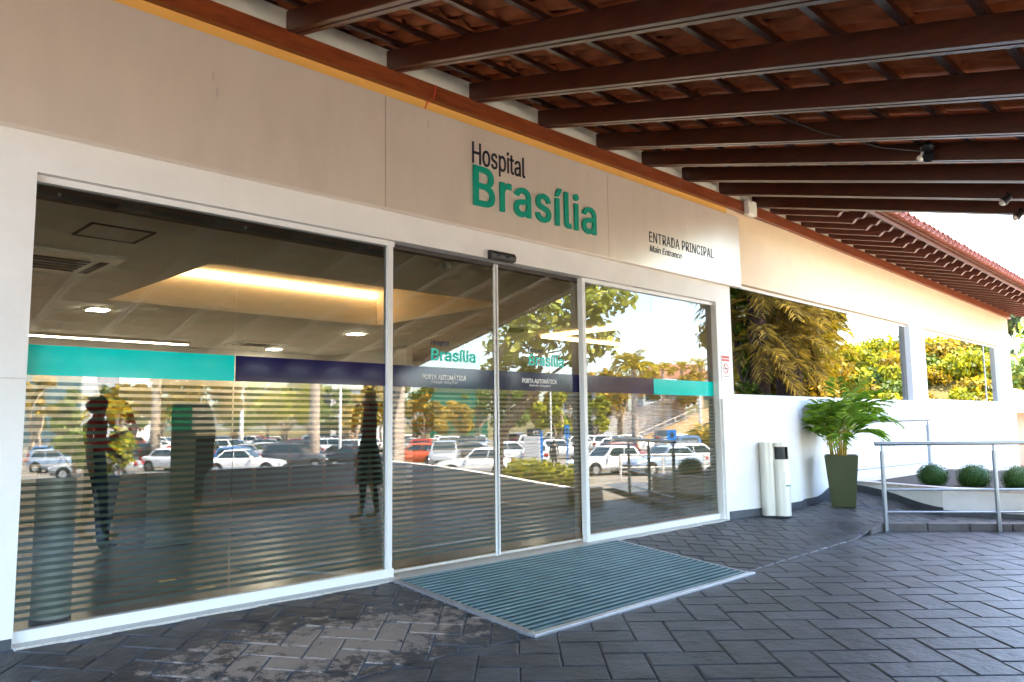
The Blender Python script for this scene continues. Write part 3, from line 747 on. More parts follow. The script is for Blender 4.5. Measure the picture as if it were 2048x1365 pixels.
# things fixed to the canopy
t = thing('floodlight', 'black floodlight with pale dangling bulb on the fifth beam from the right', 'lamp', (7.03, -3.0, 3.55))
MB().tube([(6.93, -3.02, cz(-3) + .04), (6.90, -3.02, cz(-3) - .0)], .045, 12).ball((6.905, -3.02, 3.40), .06, 12, 8, 0, (1, 1, .8)).build('housing', 'black_plastic', t)
MB().ball((6.90, -2.96, 3.31), .028, 10, 6).tube([(6.90, -2.97, 3.33), (6.90, -2.99, 3.38)], .012, 8).build('bulb', 'white_plastic', t)
def lampy(x, y, label):
    t = thing('spotlight', label, 'lamp', (x, y, cz(y) - .05))
    MB().tube([(x - .06, y, cz(y) + .05), (x - .10, y - .03, cz(y) - .0)], .018, 8).tube([(x - .09, y - .03, cz(y) + .01), (x - .12, y + .03, cz(y) - .04)], [.022, .045], 12).build('housing', 'dark_metal', t)
    MB().ball((x - .121, y + .032, cz(y) - .043), .034, 10, 6).build('bulb', 'white_plastic', t)
lampy(8.66, -3.20, 'small spotlight clipped to the second beam from the right'); lampy(9.50, -3.12, 'small spotlight clipped to the outermost right beam')
o = MB().tube([(5.42, -2.2, cz(-2.2) + .1), (6.0, -2.5, cz(-2.5) + .02), (6.5, -2.8, cz(-2.8) - .0), (6.9, -3.0, cz(-3) + .06)], .004, 6, caps=False).build('lamp_cable', 'dark_metal'); tag(o, 'thin grey cable sagging between beams to the black floodlight', 'cable')
o = MB().tube([(4.02, -.14, 3.985), (4.015, -.139, 3.92), (4.0, -.139, 3.86), (3.985, -.08, 3.845), (3.95, -.079, 3.76)], .005, 6, caps=False).build('red_cord', 'sign_red'); tag(o, 'red cord hanging over the timber plate above the sign', 'cord')

# ------------------------------------------------------------------ mat in front of the doors
y0, y1, xa, xb = -.15, -1.555, 3.65, 6.28
mz = lambda y: hz(5, y) + .012
t = thing('door_mat', 'ribbed teal entrance mat in a metal frame sloping from the sliding doors', 'mat', (4.96, -.85, -.07))
MB().hexa([(xa, y1, mz(y1) - .03), (xb, y1, mz(y1) - .03), (xb, y0, mz(y0) - .03), (xa, y0, mz(y0) - .03)], [(xa, y1, mz(y1)), (xb, y1, mz(y1)), (xb, y0, mz(y0)), (xa, y0, mz(y0))]).build('carpet', 'mat_teal', t)
def slope_bar(b, x0, x1, ya, yb, h0, h1): b.hexa([(x0, ya, mz(ya) + h0), (x1, ya, mz(ya) + h0), (x1, yb, mz(yb) + h0), (x0, yb, mz(yb) + h0)], [(x0, ya, mz(ya) + h1), (x1, ya, mz(ya) + h1), (x1, yb, mz(yb) + h1), (x0, yb, mz(yb) + h1)])
fw = .055
f = MB(); slope_bar(f, xa - fw, xb + fw, y1 - fw, y1, -.025, .006); slope_bar(f, xa - fw, xa, y1, y0, -.025, .006); slope_bar(f, xb, xb + .02, y1, y0, -.025, .006)
bevel(f.build('frame', 'mat_frame', t), .004)
nr = 24
for i in range(nr):
    y = lerp(y0 - .03, y1 + .03, i / (nr - 1))
    r_ = MB(); slope_bar(r_, xa + .004, xb - .004, y - .0095, y + .0095, .0005, .007); r_.build('rib', 'mat_rib', t)

# ------------------------------------------------------------------ litter bin
bx_, by_ = 9.28, -.33; bz = hz(9.28, -.33)
t = thing('litter_bin', 'stainless steel ashtray litter bin standing against the white wall', 'bin', (bx_, by_, bz))
def cyl(cx, cy_, z0, z1, r_, n=28): return MB().tube([(cx, cy_, z0), (cx, cy_, z1)], r_, n)
cyl(bx_ - .02, by_ + .075, bz + .012, bz + .91, .098).build('back_tube', 'bin_cream', t)
cyl(bx_ + .055, by_ - .055, bz + .012, bz + .70, .105).build('front_tube', 'bin_cream', t)
cyl(bx_ + .055, by_ - .055, bz + .70, bz + .855, .080).build('opening', 'dark_metal', t)
# curved collar round the ash opening, open towards the driveway
b = MB(); n = 20
for z0, z1, a0, a1 in ((.70, .86, 268, 500),):
    vs = []
    for i in range(n + 1):
        a = R(lerp(a0, a1, i / n)); vs += [(bx_ + .055 + .105 * math.cos(a), by_ - .055 + .105 * math.sin(a), bz + z0), (bx_ + .055 + .105 * math.cos(a), by_ - .055 + .105 * math.sin(a), bz + z1)]
    b.add(vs, [(2 * i, 2 * i + 2, 2 * i + 3, 2 * i + 1) for i in range(n)], 0, True)
b.build('collar', 'bin_cream', t)
cyl(bx_ + .055, by_ - .055, bz + .855, bz + .905, .106).build('cap', 'bin_cream', t)
cyl(bx_ + .0, by_ + .0, bz, bz + .014, .12).build('base', 'rubber', t)
b = MB(); vs = []
for i in range(9):
    a = R(lerp(235, 300, i / 8)); vs += [(bx_ + .055 + .1062 * math.cos(a), by_ - .055 + .1062 * math.sin(a), bz + .38), (bx_ + .055 + .1062 * math.cos(a), by_ - .055 + .1062 * math.sin(a), bz + .56)]
b.add(vs, [(2 * i, 2 * i + 2, 2 * i + 3, 2 * i + 1) for i in range(8)], 0, True); b.build('sticker', 'sign_white', t)
b = MB(); b.add([(v[0] + (v[0] - bx_ - .055) * .004, v[1] + (v[1] - by_ + .055) * .004, bz + (.372 if j % 2 == 0 else .388)) for j, v in enumerate(vs)], [(2 * i, 2 * i + 2, 2 * i + 3, 2 * i + 1) for i in range(8)], 0, True); b.build('sticker_border', 'green_tape', t)

# ------------------------------------------------------------------ potted areca palm
px_, py_ = 10.88, -.50; pz = hz(px_, py_) + .0
t = thing('plant_pot', 'tall tapered olive green square pot holding the potted palm', 'pot', (px_, py_, pz))
def sq(r_, z, rot=R(23)): return [(px_ + r_ * math.sqrt(2) * math.cos(rot + R(45 + 90 * i)), py_ + r_ * math.sqrt(2) * math.sin(rot + R(45 + 90 * i)), z) for i in range(4)]
PH = .70
b = MB(); ro, ri = sq(.15, pz), sq(.215, pz + PH); rin = sq(.195, pz + PH); rlow = sq(.19, pz + PH - .05)
b.add(ro + ri + rin + rlow, [(3, 2, 1, 0)] + [(i, (i + 1) % 4, 4 + (i + 1) % 4, 4 + i) for i in range(4)] + [(4 + i, 4 + (i + 1) % 4, 8 + (i + 1) % 4, 8 + i) for i in range(4)] + [(8 + i, 8 + (i + 1) % 4, 12 + (i + 1) % 4, 12 + i) for i in range(4)])
bevel(b.build('body', 'pot_green', t), .006)
b = MB(); b.add(sq(.19, pz + PH - .05), [(0, 1, 2, 3)]); b.build('soil', 'soil', t)
def frond(b, base, az, L, elev, droop, nl=26, lw=.016, ll=.30, mi=0, stem=None, smi=1, sr=.006, vee=.5, rnd=random):
    """arching feather leaf: rachis plus paired narrow leaflets"""
    pts = []; p = Vector(base); e = elev
    st = 14; h = Vector((math.cos(az), math.sin(az), 0))
    for i in range(st + 1):
        pts.append(p.copy()); d = h * math.cos(e) + Vector((0, 0, math.sin(e))); p = p + d * (L / st); e -= droop / st * (.4 + 1.2 * i / st)
    b.tube(pts, [sr * (1 - .8 * i / st) for i in range(st + 1)], 5, smi, caps=False)
    side = Vector((-math.sin(az), math.cos(az), 0))
    for k in range(nl):
        u = .22 + .78 * (k + .5) / nl; f = u * st; i = min(st - 1, int(f)); q = pts[i].lerp(pts[i + 1], f - i); dr = (pts[i + 1] - pts[i]).normalized()
        upv = side.cross(dr) * -1
        if upv.z < 0: upv = -upv
        l = ll * (math.sin(math.pi * min(1, (.12 + u * .80))) ** .7) * rnd.uniform(.85, 1.1)
        for sgn in (1, -1):
            d = (side * sgn * rnd.uniform(.65, 1.0) + dr * rnd.uniform(.4, .95) + upv * vee * rnd.uniform(-.2, 1)).normalized()
            wv = dr.cross(d).cross(d).normalized() * lw * .5
            m1 = q + d * l * .45 + Vector((0, 0, -.02 * l)); tip = q + d * l + Vector((0, 0, -.30 * l))
            b.add([q, m1 + wv, m1 - wv, tip], [(0, 1, 3), (0, 3, 2)], mi)
PM = thing('potted_palm', 'bushy green areca palm growing in the olive pot by the wall', 'plant', (px_, py_, pz + PH))
rp = random.Random(11)
cb = MB(); lbs = []
for i in range(19):
    a = rp.uniform(0, 6.28); r0 = rp.uniform(.02, .13); ex = rp.uniform(.02, .12)
    p0 = Vector((px_ + r0 * math.cos(a), py_ + r0 * math.sin(a), pz + PH - .05)); hgt = rp.uniform(.22, .55)
    p1 = p0 + Vector((ex * math.cos(a) * .5, ex * math.sin(a) * .5, hgt * .55)); p2 = p0 + Vector((ex * math.cos(a), ex * math.sin(a), hgt))
    cb.tube([p0, p1, p2], [.013, .010, .007], 7, 0)
    for j in range(rp.choice((2, 2, 3))):
        az = a + rp.uniform(-1.5, 1.5) if rp.random() < .65 else rp.uniform(0, 6.28); L = rp.uniform(.45, .95)
        if math.sin(az) > .2: L *= .62
        lbs.append((p2 - Vector((0, 0, rp.uniform(0, .2))), az, L, R(rp.uniform(58, 90)), R(rp.uniform(50, 120))))
for az_, L_, e_ in ((-20, 1.0, 62), (-42, 1.05, 70), (-65, .9, 50), (215, .85, 60), (190, .9, 72), (250, .9, 65), (-5, .95, 75), (280, .7, 35), (-35, .75, 30), (200, .6, 28)):
    lbs.append((Vector((px_, py_ - .03, pz + PH + .22)), R(az_), L_, R(e_), R(118)))
cb.build('cane_stems', 'stem_cane', PM)
for p, az, L, e, dr in lbs:
    b = MB(); frond(b, p, az, L, e, dr, 15, .0092, .25, 0, smi=1, sr=.0045, vee=.3, rnd=rp); b.build('frond', ['leaf_palm', 'stem_cane'], PM)

# ------------------------------------------------------------------ white planter, clipped bushes, handrails
t = thing('planter_box', 'low white masonry planter with stone cap beside the ramp', 'planter', (12, -2, 0))
A, B, C_, D_ = (11.10, -1.68), (11.65, -.36), (15.5, -.36), (15.5, -2.85); E_ = (11.17, -2.85)
poly = [A, E_, D_, C_, B]
b = MB()
n = len(poly); vs = [(x, y, -.25) for x, y in poly] + [(x, y, .245) for x, y in poly]
b.add(vs, [(i, (i + 1) % n, n + (i + 1) % n, n + i) for i in range(n)] + [tuple(range(n, 2 * n))]); b.build('wall', 'planter_white', t)
def inset(P, d):
    cx = sum(p[0] for p in P) / len(P); cy_ = sum(p[1] for p in P) / len(P); out = []
    for i in range(len(P)):
        a, c, e = P[i - 1], P[i], P[(i + 1) % len(P)]
        n1 = Vector((c[1] - a[1], a[0] - c[0], 0)).normalized(); n2 = Vector((e[1] - c[1], c[0] - e[0], 0)).normalized(); m_ = (n1 + n2); m_ = m_ / max(.3, m_.dot(n1))
        s = 1 if (Vector((cx, cy_, 0)) - Vector((c[0], c[1], 0))).dot(m_) > 0 else -1
        out.append((c[0] + m_.x * d * s, c[1] + m_.y * d * s))
    return out
o1, o2 = inset(poly, -.02), inset(poly, .14)
b = MB(); vs = [(x, y, z) for P, z in ((o1, .245), (o1, .28), (o2, .28), (o2, .245)) for x, y in P]
for k in range(4):
    for i in range(n): b.add([vs[k * n + i], vs[k * n + (i + 1) % n], vs[((k + 1) % 4) * n + (i + 1) % n], vs[((k + 1) % 4) * n + i]], [(0, 1, 2, 3)])
bevel(b.build('cap', 'cap_stone', t), .005)
b = MB(); b.add([(x, y, .262) for x, y in o2], [tuple(range(n))]); b.build('soil', 'soil', t)
# dark skirting on the ramp side
b = MB()
for i in range(10):
    (xa, ya), (xc, yc) = [(lerp(A[0], B[0], u), lerp(A[1], B[1], u)) for u in (i / 10, (i + 1) / 10)]
    nx, ny = -.923, .385
    za, zc = hz(xa - .05, ya), hz(xc - .05, yc)
    b.hexa([(xc, yc, -.2), (xa, ya, -.2), (xa + nx * .012, ya + ny * .012, -.2), (xc + nx * .012, yc + ny * .012, -.2)], [(xc, yc, zc + .09), (xa, ya, za + .09), (xa + nx * .012, ya + ny * .012, za + .09), (xc + nx * .012, yc + ny * .012, zc + .09)])
dx, dy = E_[0] - A[0], E_[1] - A[1]; L = math.hypot(dx, dy); nx, ny = dy / L, -dx / L
b.hexa([(A[0], A[1], -.2), (E_[0], E_[1], -.2), (E_[0] + nx * .012, E_[1] + ny * .012, -.2), (A[0] + nx * .012, A[1] + ny * .012, -.2)][::-1], [(A[0], A[1], -.005), (E_[0], E_[1], -.005), (E_[0] + nx * .012, E_[1] + ny * .012, -.005), (A[0] + nx * .012, A[1] + ny * .012, -.005)][::-1])
b.build('skirting', 'skirting_stone', t)
b = MB(); u0, u1 = 1.02 / L, 1.22 / L
for i in range(5):
    z = .06 + i * .028
    p = [(A[0] + dx * u + nx * k, A[1] + dy * u + ny * k) for u, k in ((u0, .001), (u1, .001), (u1, .010), (u0, .010))]
    b.hexa([(x, y, z) for x, y in p][::-1], [(x, y, z + .016) for x, y in p][::-1])
b.build('vent_grille', 'cap_stone', t)

def clip_ball(c, r_, label, seed):
    rr = random.Random(seed); t = thing('clipped_bush', label, 'bush', (c[0], c[1], .27), 'clipped round bushes in the planter')
    core = MB().ball(c, r_ * .88, 20, 12, 0, (1, 1, .86)); core.build('core', 'leaf_box', t)
    b = MB(); N = 3600
    for i in range(N):
        z = rr.uniform(-1, 1); a = rr.uniform(0, 6.283); s = math.sqrt(1 - z * z); nrm = Vector((s * math.cos(a), s * math.sin(a), z * .86))
        k = r_ * rr.uniform(.88, 1.09) * (1 + .05 * math.sin(5 * a + 3 * z + seed) + .03 * math.sin(11 * a + seed * 2)); p = Vector(c) + nrm * k
        if p.z < .265: continue
        tdir = Vector((rr.gauss(0, 1), rr.gauss(0, 1), rr.gauss(0, 1))); tdir = (tdir - nrm * tdir.dot(nrm) * .5).normalized(); bdir = nrm.cross(tdir).normalized(); l = rr.uniform(.010, .018)
        b.add([p - tdir * l * .5, p + bdir * l * .35, p + tdir * l * .6 + nrm * .004, p - bdir * l * .35], [(0, 1, 2, 3)])
    o = b.build('leaves', 'leaf_box', t); o['kind'] = 'stuff'
clip_ball((11.68, -1.40, .385), .19, 'round clipped bush nearest the potted palm, behind the rear handrail post', 1)
clip_ball((11.79, -1.87, .375), .205, 'middle round clipped bush between the two others in the planter', 2)
clip_ball((11.68, -2.42, .375), .205, 'round clipped bush cut by the right edge of the view', 3)

def handrail(name, label, posts, z0s, rails, ztop, loc, rpost=.025):
    t = thing('handrail', label, 'handrail', loc)
    for (x, y), z0 in zip(posts, z0s):
        MB().tube([(x, y, z0), (x, y, ztop - .09)], rpost, 14).tube([(x, y, ztop - .09), (x, y, ztop - .02)], rpost * .55, 10).build('post', 'rail_metal', t)
    for path, r_ in rails: MB().tube(path, r_, 12).build('rail', 'rail_metal', t)
pA, pB, pC = (9.75, -1.46), (10.52, -2.44), (11.30, -3.42)
zt = .87
handrail('handrail', 'front metal handrail on the kerb of the raised path', [pA, pB, pC], [-.15, -.15, -.15],
         [([(9.70, -1.40, zt), (pA[0], pA[1], zt), (pB[0], pB[1], zt), (pC[0], pC[1], zt), (12.0, -4.3, zt)], .026), ([(*pA, .33), (*pB, .33), (*pC, .33)], .013), ([(*pA, .07), (*pB, .07), (*pC, .07)], .013)], zt, (9.75, -1.46, -.1))
handrail('handrail', 'rear metal handrail between potted palm and round bushes', [(15.12, -.30)], [.02],
         [([(11.5, -.30, 1.135), (15.2, -.30, 1.155)], .032), ([(11.5, -.30, .42), (15.12, -.30, .40)], .012)], 1.15, (13, -.3, .2), .034)
# ------------------------------------------------------------------ people: one continuous skinned body each
def person(name, label, loc, rz, height=1.7, cols=('skin', 'cloth_dark', 'cloth_dark', 'shoe'), hair='hair_dark', arms=((8, 12, 10), (8, 12, 10)), stride=.10, skirt=False, cat='person', longhair=False, sleeves=.5, bighair=1.0):
    """cols: skin, top, bottom, shoes; arms: (out, forward, bend) degrees per side"""
    V = []; Ed = []; Rd = []
    def nv(p, r, par=None):
        V.append(p); Rd.append(r)
        if par is not None: Ed.append((par, len(V) - 1))
        return len(V) - 1
    H = height; u = H / 1.72
    pel = nv((0, 0, .95 * u), .145 * u); wa = nv((0, .0, 1.10 * u), .125 * u, pel); ch = nv((0, 0, 1.30 * u), .155 * u, wa); ns = nv((0, 0, 1.43 * u), .085 * u, ch); nk = nv((0, .01, 1.50 * u), .055 * u, ns)
    h0 = nv((0, .015, 1.585 * u), .078 * u, nk); h1 = nv((0, .01, 1.665 * u), .085 * u, h0); nv((0, .0, 1.70 * u), .05 * u, h1); nv((0, .105 * u, 1.61 * u), .012 * u, h0)
    for s in (-1, 1):
        hp = nv((s * .09 * u, 0, .90 * u), .105 * u, pel); kn = nv((s * .095 * u, s * stride * .5 + .02, .50 * u), .062 * u, hp); an = nv((s * .095 * u, s * stride, .085 * u), .042 * u, kn); he = nv((s * .10 * u, s * stride + .03, .035 * u), .036 * u, an); nv((s * .11 * u, s * stride + .17 * u, .028 * u), .030 * u, he)
        o_, f_, bd = [R(q) for q in arms[0 if s < 0 else 1]]
        sh = nv((s * .185 * u, 0, 1.41 * u), .068 * u, ns)
        def dr(o, f): return Vector((s * math.sin(o), math.sin(f) * math.cos(o), -math.cos(f) * math.cos(o)))
        e = Vector(V[sh]) + dr(o_, f_) * .29 * u; el = nv(tuple(e), .046 * u, sh); wv = e + dr(o_ * .4, f_ + bd) * .25 * u; wr = nv(tuple(wv), .031 * u, el)
        d2 = dr(o_ * .4, f_ + bd); pv = wv + d2 * .07 * u; pm = nv(tuple(pv), .034 * u, wr); side = Vector((0, 1, 0)) if abs(d2.y) < .7 else Vector((1, 0, 0))
        for q, ln in ((-.026, .06), (-.009, .075), (.009, .072), (.026, .06)):
            k1 = pv + d2 * .035 * u + side * q * u; a1 = nv(tuple(k1), .0095 * u, pm); nv(tuple(k1 + d2 * ln * u + Vector((-s * .012, 0, 0))), .008 * u, a1)
        th = pv - d2 * .03 * u + side * .03 * u; a1 = nv(tuple(th), .011 * u, pm); nv(tuple(th + (d2 * .6 + side * .6) * .05 * u), .009 * u, a1)
    me = bpy.data.meshes.new('person'); me.from_pydata(V, Ed, []); o = bpy.data.objects.new('tmp', me); COL.objects.link(o)
    sk = o.modifiers.new('s', 'SKIN'); sk.use_smooth_shade = True
    for i, sv_ in enumerate(me.skin_vertices[0].data): sv_.radius = (Rd[i], Rd[i] * (.78 if i in (0, 1, 2) else 1)); sv_.use_root = (i == 0)
    o.modifiers.new('ss', 'SUBSURF').levels = 1
    bpy.context.view_layer.update(); m2 = bpy.data.meshes.new_from_object(o.evaluated_get(bpy.context.evaluated_depsgraph_get())); bpy.data.objects.remove(o)
    m2.materials.clear()
    for c in cols: m2.materials.append(MT[c])
    for p in m2.polygons:
        c = p.center; z = c.z / u; ax_ = abs(c.x) / u
        arm = ax_ > .20 and z < 1.45
        if z > 1.46: k = 0
        elif arm: k = 1 if (Vector(c) - Vector((math.copysign(.185 * u, c.x), 0, 1.41 * u))).length / u < .26 + sleeves * .3 else 0
        elif z > .96: k = 1
        elif z > .09: k = 2
        else: k = 3
        p.material_index = k; p.use_smooth = True
    b = link(name, m2); b.location = loc; b.rotation_euler = (0, 0, rz); tag(b, label, cat)
    hb = MB(); hb.ball((0, -.012 * u, 1.665 * u), .104 * u * bighair, 14, 9, 0, (.95, 1.05, 1.0))
    if longhair: hb.ball((0, -.05 * u, 1.55 * u), .10 * u, 12, 8, 0, (1.1, .7, 1.6))
    ho = hb.mesh('hair', hair)
    hh = bpy.data.objects.new('hair', ho); COL.objects.link(hh); hh.parent = b
    if skirt:
        vs = []; n = 18
        for z, r_ in ((1.02, .15), (.80, .20), (.48, .25)):
            for i in range(n): a = 2 * math.pi * i / n; vs.append((r_ * u * math.cos(a), r_ * u * .8 * math.sin(a), z * u))
        q = MB(); q.add(vs, [(k * n + i, k * n + (i + 1) % n, (k + 1) * n + (i + 1) % n, (k + 1) * n + i) for k in range(2) for i in range(n)], 0, True)
        so_ = bpy.data.objects.new('skirt', q.mesh('skirt', cols[2])); COL.objects.link(so_); so_.parent = b
    return b

# ------------------------------------------------------------------ lobby behind the glass
struct('lobby_floor', MB().box(-7.8, 21.9, .20, 11.8, -.10, -.004), 'int_floor')
cb = MB(); Z0, Z1 = 2.75, 2.80
X0, X1, Ya, Yb = -7.8, 21.9, .181, 11.8
h1 = (3.25, 7.28, 2.36, 5.33)
cb.box(X0, h1[0], Ya, Yb, Z0, Z1).box(h1[1], X1, Ya, Yb, Z0, Z1).box(h1[0], h1[1], Ya, h1[2], Z0, Z1).box(h1[0], h1[1], h1[3], Yb, Z0, Z1)
ceil = struct('lobby_ceiling', cb, 'int_ceiling')
b = MB(); a, c, d, e = h1; zt_ = 3.28
b.box(a - .02, a, d, e, Z1, zt_).box(c, c + .02, d, e, Z1, zt_).box(a, c, d - .02, d, Z1, zt_).box(a, c, e, e + .02, Z1, zt_).box(a - .02, c + .02, d - .02, e + .02, zt_, zt_ + .02)
b.build('ceiling_recess', 'int_cove', ceil)
t = thing('cove_light', 'warm glowing light strip along the ceiling recess', 'light', (5, 5.2, 3.2))
MB().box(a + .03, c - .03, e - .05, e - .012, zt_ - .10, zt_ - .015).build('strip', 'light_cove', t)
t = thing('frame_light', 'orange glowing square light frame hung from the lobby ceiling', 'light', (13, 3, 2.72))
fx0, fx1, fy0, fy1 = 10.3, 15.9, 2.15, 4.55
for q in ((fx0, fx1, fy0, fy0 + .05), (fx0, fx1, fy1 - .05, fy1), (fx0, fx0 + .05, fy0 + .05, fy1 - .05), (fx1 - .05, fx1, fy0 + .05, fy1 - .05)):
    MB().box(q[0], q[1], q[2], q[3], 2.69, 2.735).build('light_bar', 'light_cove', t)
struct('lobby_wall', MB().box(-7.8, 21.9, 10.4, 10.6, -.1, 2.75).box(9.6, 9.75, 7.6, 10.4, -.1, 2.75), 'int_white')
for x, y, lb in ((3.40, 6.18, 'square downlight left of the ceiling recess'), (7.6, 6.4, 'square downlight right of the ceiling recess'), (7.82, 9.7, 'farthest square downlight near the back of the lobby'), (17.5, 5, 'square downlight seen through the farther windows'), (11.2, 7.2, 'added square downlight brightening the lobby behind the right glazed screen'), (1.0, 5.4, 'added square downlight hidden behind the left wall to brighten the lobby'), (13.0, 7.4, 'added square downlight brightening the lobby behind the wide window')):  # several of these downlights are added only to brighten the lobby
    t = thing('downlight', lb, 'light', (x, y, 2.74)); MB().box(x - .13, x + .13, y - .13, y + .13, 2.735, 2.7495).build('trim', 'int_white', t); MB().box(x - .11, x + .11, y - .11, y + .11, 2.728, 2.7345).build('diffuser', 'light_warm', t)
t = thing('linear_light', 'long pale linear ceiling light at the far left of the lobby', 'light', (4.8, 9.6, 2.73)); MB().box(3.3, 6.0, 9.45, 9.65, 2.70, 2.7495).build('housing', 'int_white', t); MB().box(3.32, 5.98, 9.47, 9.63, 2.692, 2.6995).build('diffuser', 'light_white', t)
def cassette(x, y, lb, s=.42):
    t = thing('ceiling_cassette', lb, 'air conditioner', (x, y, 2.74))
    bevel(MB().box(x - s, x + s, y - s, y + s, 2.722, 2.7495).build('panel', 'white_plastic', t), .006)
    for i in range(5): MB().box(x - s * .6, x + s * .6, y - s * .55 + i * s * .24, y - s * .55 + i * s * .24 + s * .14, 2.716, 2.7215).build('louvre', 'int_dark', t)
    MB().box(x + s * .72, x + s * .86, y - s * .6, y + s * .6, 2.717, 2.7215).box(x - s * .86, x - s * .72, y - s * .6, y + s * .6, 2.717, 2.7215).build('outlet', 'int_dark', t)
cassette(2.0, 3.2, 'air conditioner cassette in the ceiling at the far left', .56); cassette(7.05, 9.0, 'air conditioner cassette at the back of the lobby'); cassette(9.2, 4.2, 'air conditioner cassette above the right sliding door')
t = thing('ceiling_hatch', 'square access hatch in the lobby ceiling at upper left', 'hatch', (2.15, 1.7, 2.74))
MB().box(1.90, 2.39, 1.46, 1.48, 2.738, 2.7495).box(1.90, 2.39, 1.94, 1.96, 2.738, 2.7495).box(1.90, 1.92, 1.48, 1.94, 2.738, 2.7495).box(2.37, 2.39, 1.48, 1.94, 2.738, 2.7495).build('frame', 'int_dark', t); MB().box(1.925, 2.365, 1.485, 1.935, 2.743, 2.7495).build('lid', 'int_white', t)
t = thing('dome_camera', 'small white dome camera under the door header', 'camera', (4.5, .5, 2.7)); MB().ball((4.72, .55, 2.66), .05, 14, 8).build('dome', 'white_plastic', t); MB().tube([(4.72, .55, 2.67), (4.72, .55, 2.75)], .06, 16).build('base', 'white_plastic', t)
t = thing('lobby_column', 'beige stone clad column standing inside the left pane', 'column', (3.25, 3.3, 0)); MB().box(2.95, 3.42, 3.0, 3.9, 0, 1.13).build('stone', 'int_stone', t)
t = thing('reception_counter', 'long dark wood reception counter deep in the lobby', 'counter', (6, 7, 0))
bevel(MB().box(4.2, 9.0, 7.4, 8.1, 0, 1.02).build('front', 'int_wood', t), .01); bevel(MB().box(4.1, 9.1, 7.3, 8.2, 1.02, 1.07).build('top', 'int_stone', t), .006)
for i in range(7): MB().box(4.3 + i * .67, 4.9 + i * .67, 7.385, 7.399, .08, .98).build('panel', 'int_dark', t)
t = thing('exit_sign', 'green hanging exit sign over the right door', 'sign', (10.5, 7, 2.5)); MB().box(9.9, 10.6, 6.5, 6.53, 2.28, 2.52).build('plate', 'green_sign', t); MB().box(10.2, 10.22, 6.51, 6.52, 2.52, 2.75).build('hanger', 'steel', t)
t = thing('wood_wall_panel', 'orange brown timber panel behind the right sliding door', 'panel', (10.8, 9, 0)); MB().box(10.0, 12.5, 10.30, 10.395, 0, 2.55).build('board', 'int_wood', t)
t = thing('wall_board', 'dark green noticeboard behind the left glazed screen', 'board', (6.2, 10.3, 1.5)); MB().box(5.98, 6.45, 10.34, 10.395, .9, 1.62).build('board', 'green_sign', t); MB().box(5.95, 6.48, 10.36, 10.39, .85, .899).build('frame', 'int_wood', t)
# inside bin by the glass
t = thing('indoor_bin', 'tall pale steel bin with black lid standing behind the far left pane', 'bin', (1.52, .42, 0))
MB().tube([(1.46, .40, .03), (1.46, .40, .86)], .108, 30).build('body', 'bin_steel', t); MB().tube([(1.46, .40, .86), (1.46, .40, .93)], [.112, .095], 30).build('lid', 'black_plastic', t); MB().tube([(1.46, .40, 0), (1.46, .40, .03)], .112, 30).build('base', 'black_plastic', t)
o = MB().box(2.40, 2.52, 1.10, 1.20, -.0035, .001).build('floor_marker', 'yellow_tape'); tag(o, 'yellow floor marker farther from the glass in the left pane', 'floor marker')
o = MB().box(2.47, 2.60, .58, .69, -.0035, .001).build('floor_marker', 'yellow_tape'); tag(o, 'yellow floor marker nearer to the glass in the left pane', 'floor marker')
b = MB()
for x, w_ in ((3.06, .13), (3.22, .05), (3.33, .14)): b.box(x, x + w_, 1.05 + (3.4 - x) * .3, 1.19 + (3.4 - x) * .3, -.0035, .001)
o = b.build('floor_decal', 'green_tape'); tag(o, 'small green floor decal near the middle mullion', 'floor marker')
person('person', 'person in a red shirt and blue jeans standing inside the left pane', (2.66, 3.3, 0), R(200), 1.70, ('skin', 'cloth_red', 'cloth_jeans', 'shoe'), arms=((10, 20, 60), (8, 5, 10)))
person('person', 'person in a wine red shirt standing inside beside the middle mullion', (6.32, 4.1, 0), R(150), 1.72, ('skin', 'cloth_wine', 'cloth_dark', 'shoe'))
# ------------------------------------------------------------------ car park and surroundings mirrored in the glass
def crown_mesh(name, blobs, nleaf, ls, m_, seed=0, flat=.8, droop=.0):
    rr = random.Random(seed); b = MB(); tot = sum(r_ ** 2 for _, r_ in blobs)
    for c, r_ in blobs:
        for i in range(int(nleaf * r_ ** 2 / tot)):
            z = rr.uniform(-1, 1); a = rr.uniform(0, 6.283); s = math.sqrt(1 - z * z); d = Vector((s * math.cos(a), s * math.sin(a), z * flat)); k = r_ * (rr.random() ** .38) * rr.uniform(.85, 1.1)
            p = Vector(c) + d * k; nrm = (d + Vector((rr.gauss(0, .7), rr.gauss(0, .7), rr.gauss(0, .5) + .5))).normalized()
            t_ = Vector((rr.gauss(0, 1), rr.gauss(0, 1), rr.gauss(0, 1) - droop)); t_ = (t_ - nrm * t_.dot(nrm)).normalized(); q = nrm.cross(t_); l = ls * rr.uniform(.7, 1.25)
            b.add([p - t_ * l * .5, p + q * l * .30, p + t_ * l * .55, p - q * l * .30], [(0, 1, 2, 3)])
    return b.mesh(name, m_)
def limb(b, p0, p1, r0, r1, bend=.1, rr=random, n=7):
    p0, p1 = Vector(p0), Vector(p1); o = Vector((rr.gauss(0, 1), rr.gauss(0, 1), 0)) * bend * (p1 - p0).length
    pts = [p0.lerp(p1, i / 5) + o * math.sin(math.pi * i / 5) for i in range(6)]
    b.tube(pts, [lerp(r0, r1, i / 5) for i in range(6)], n, 0, caps=False)
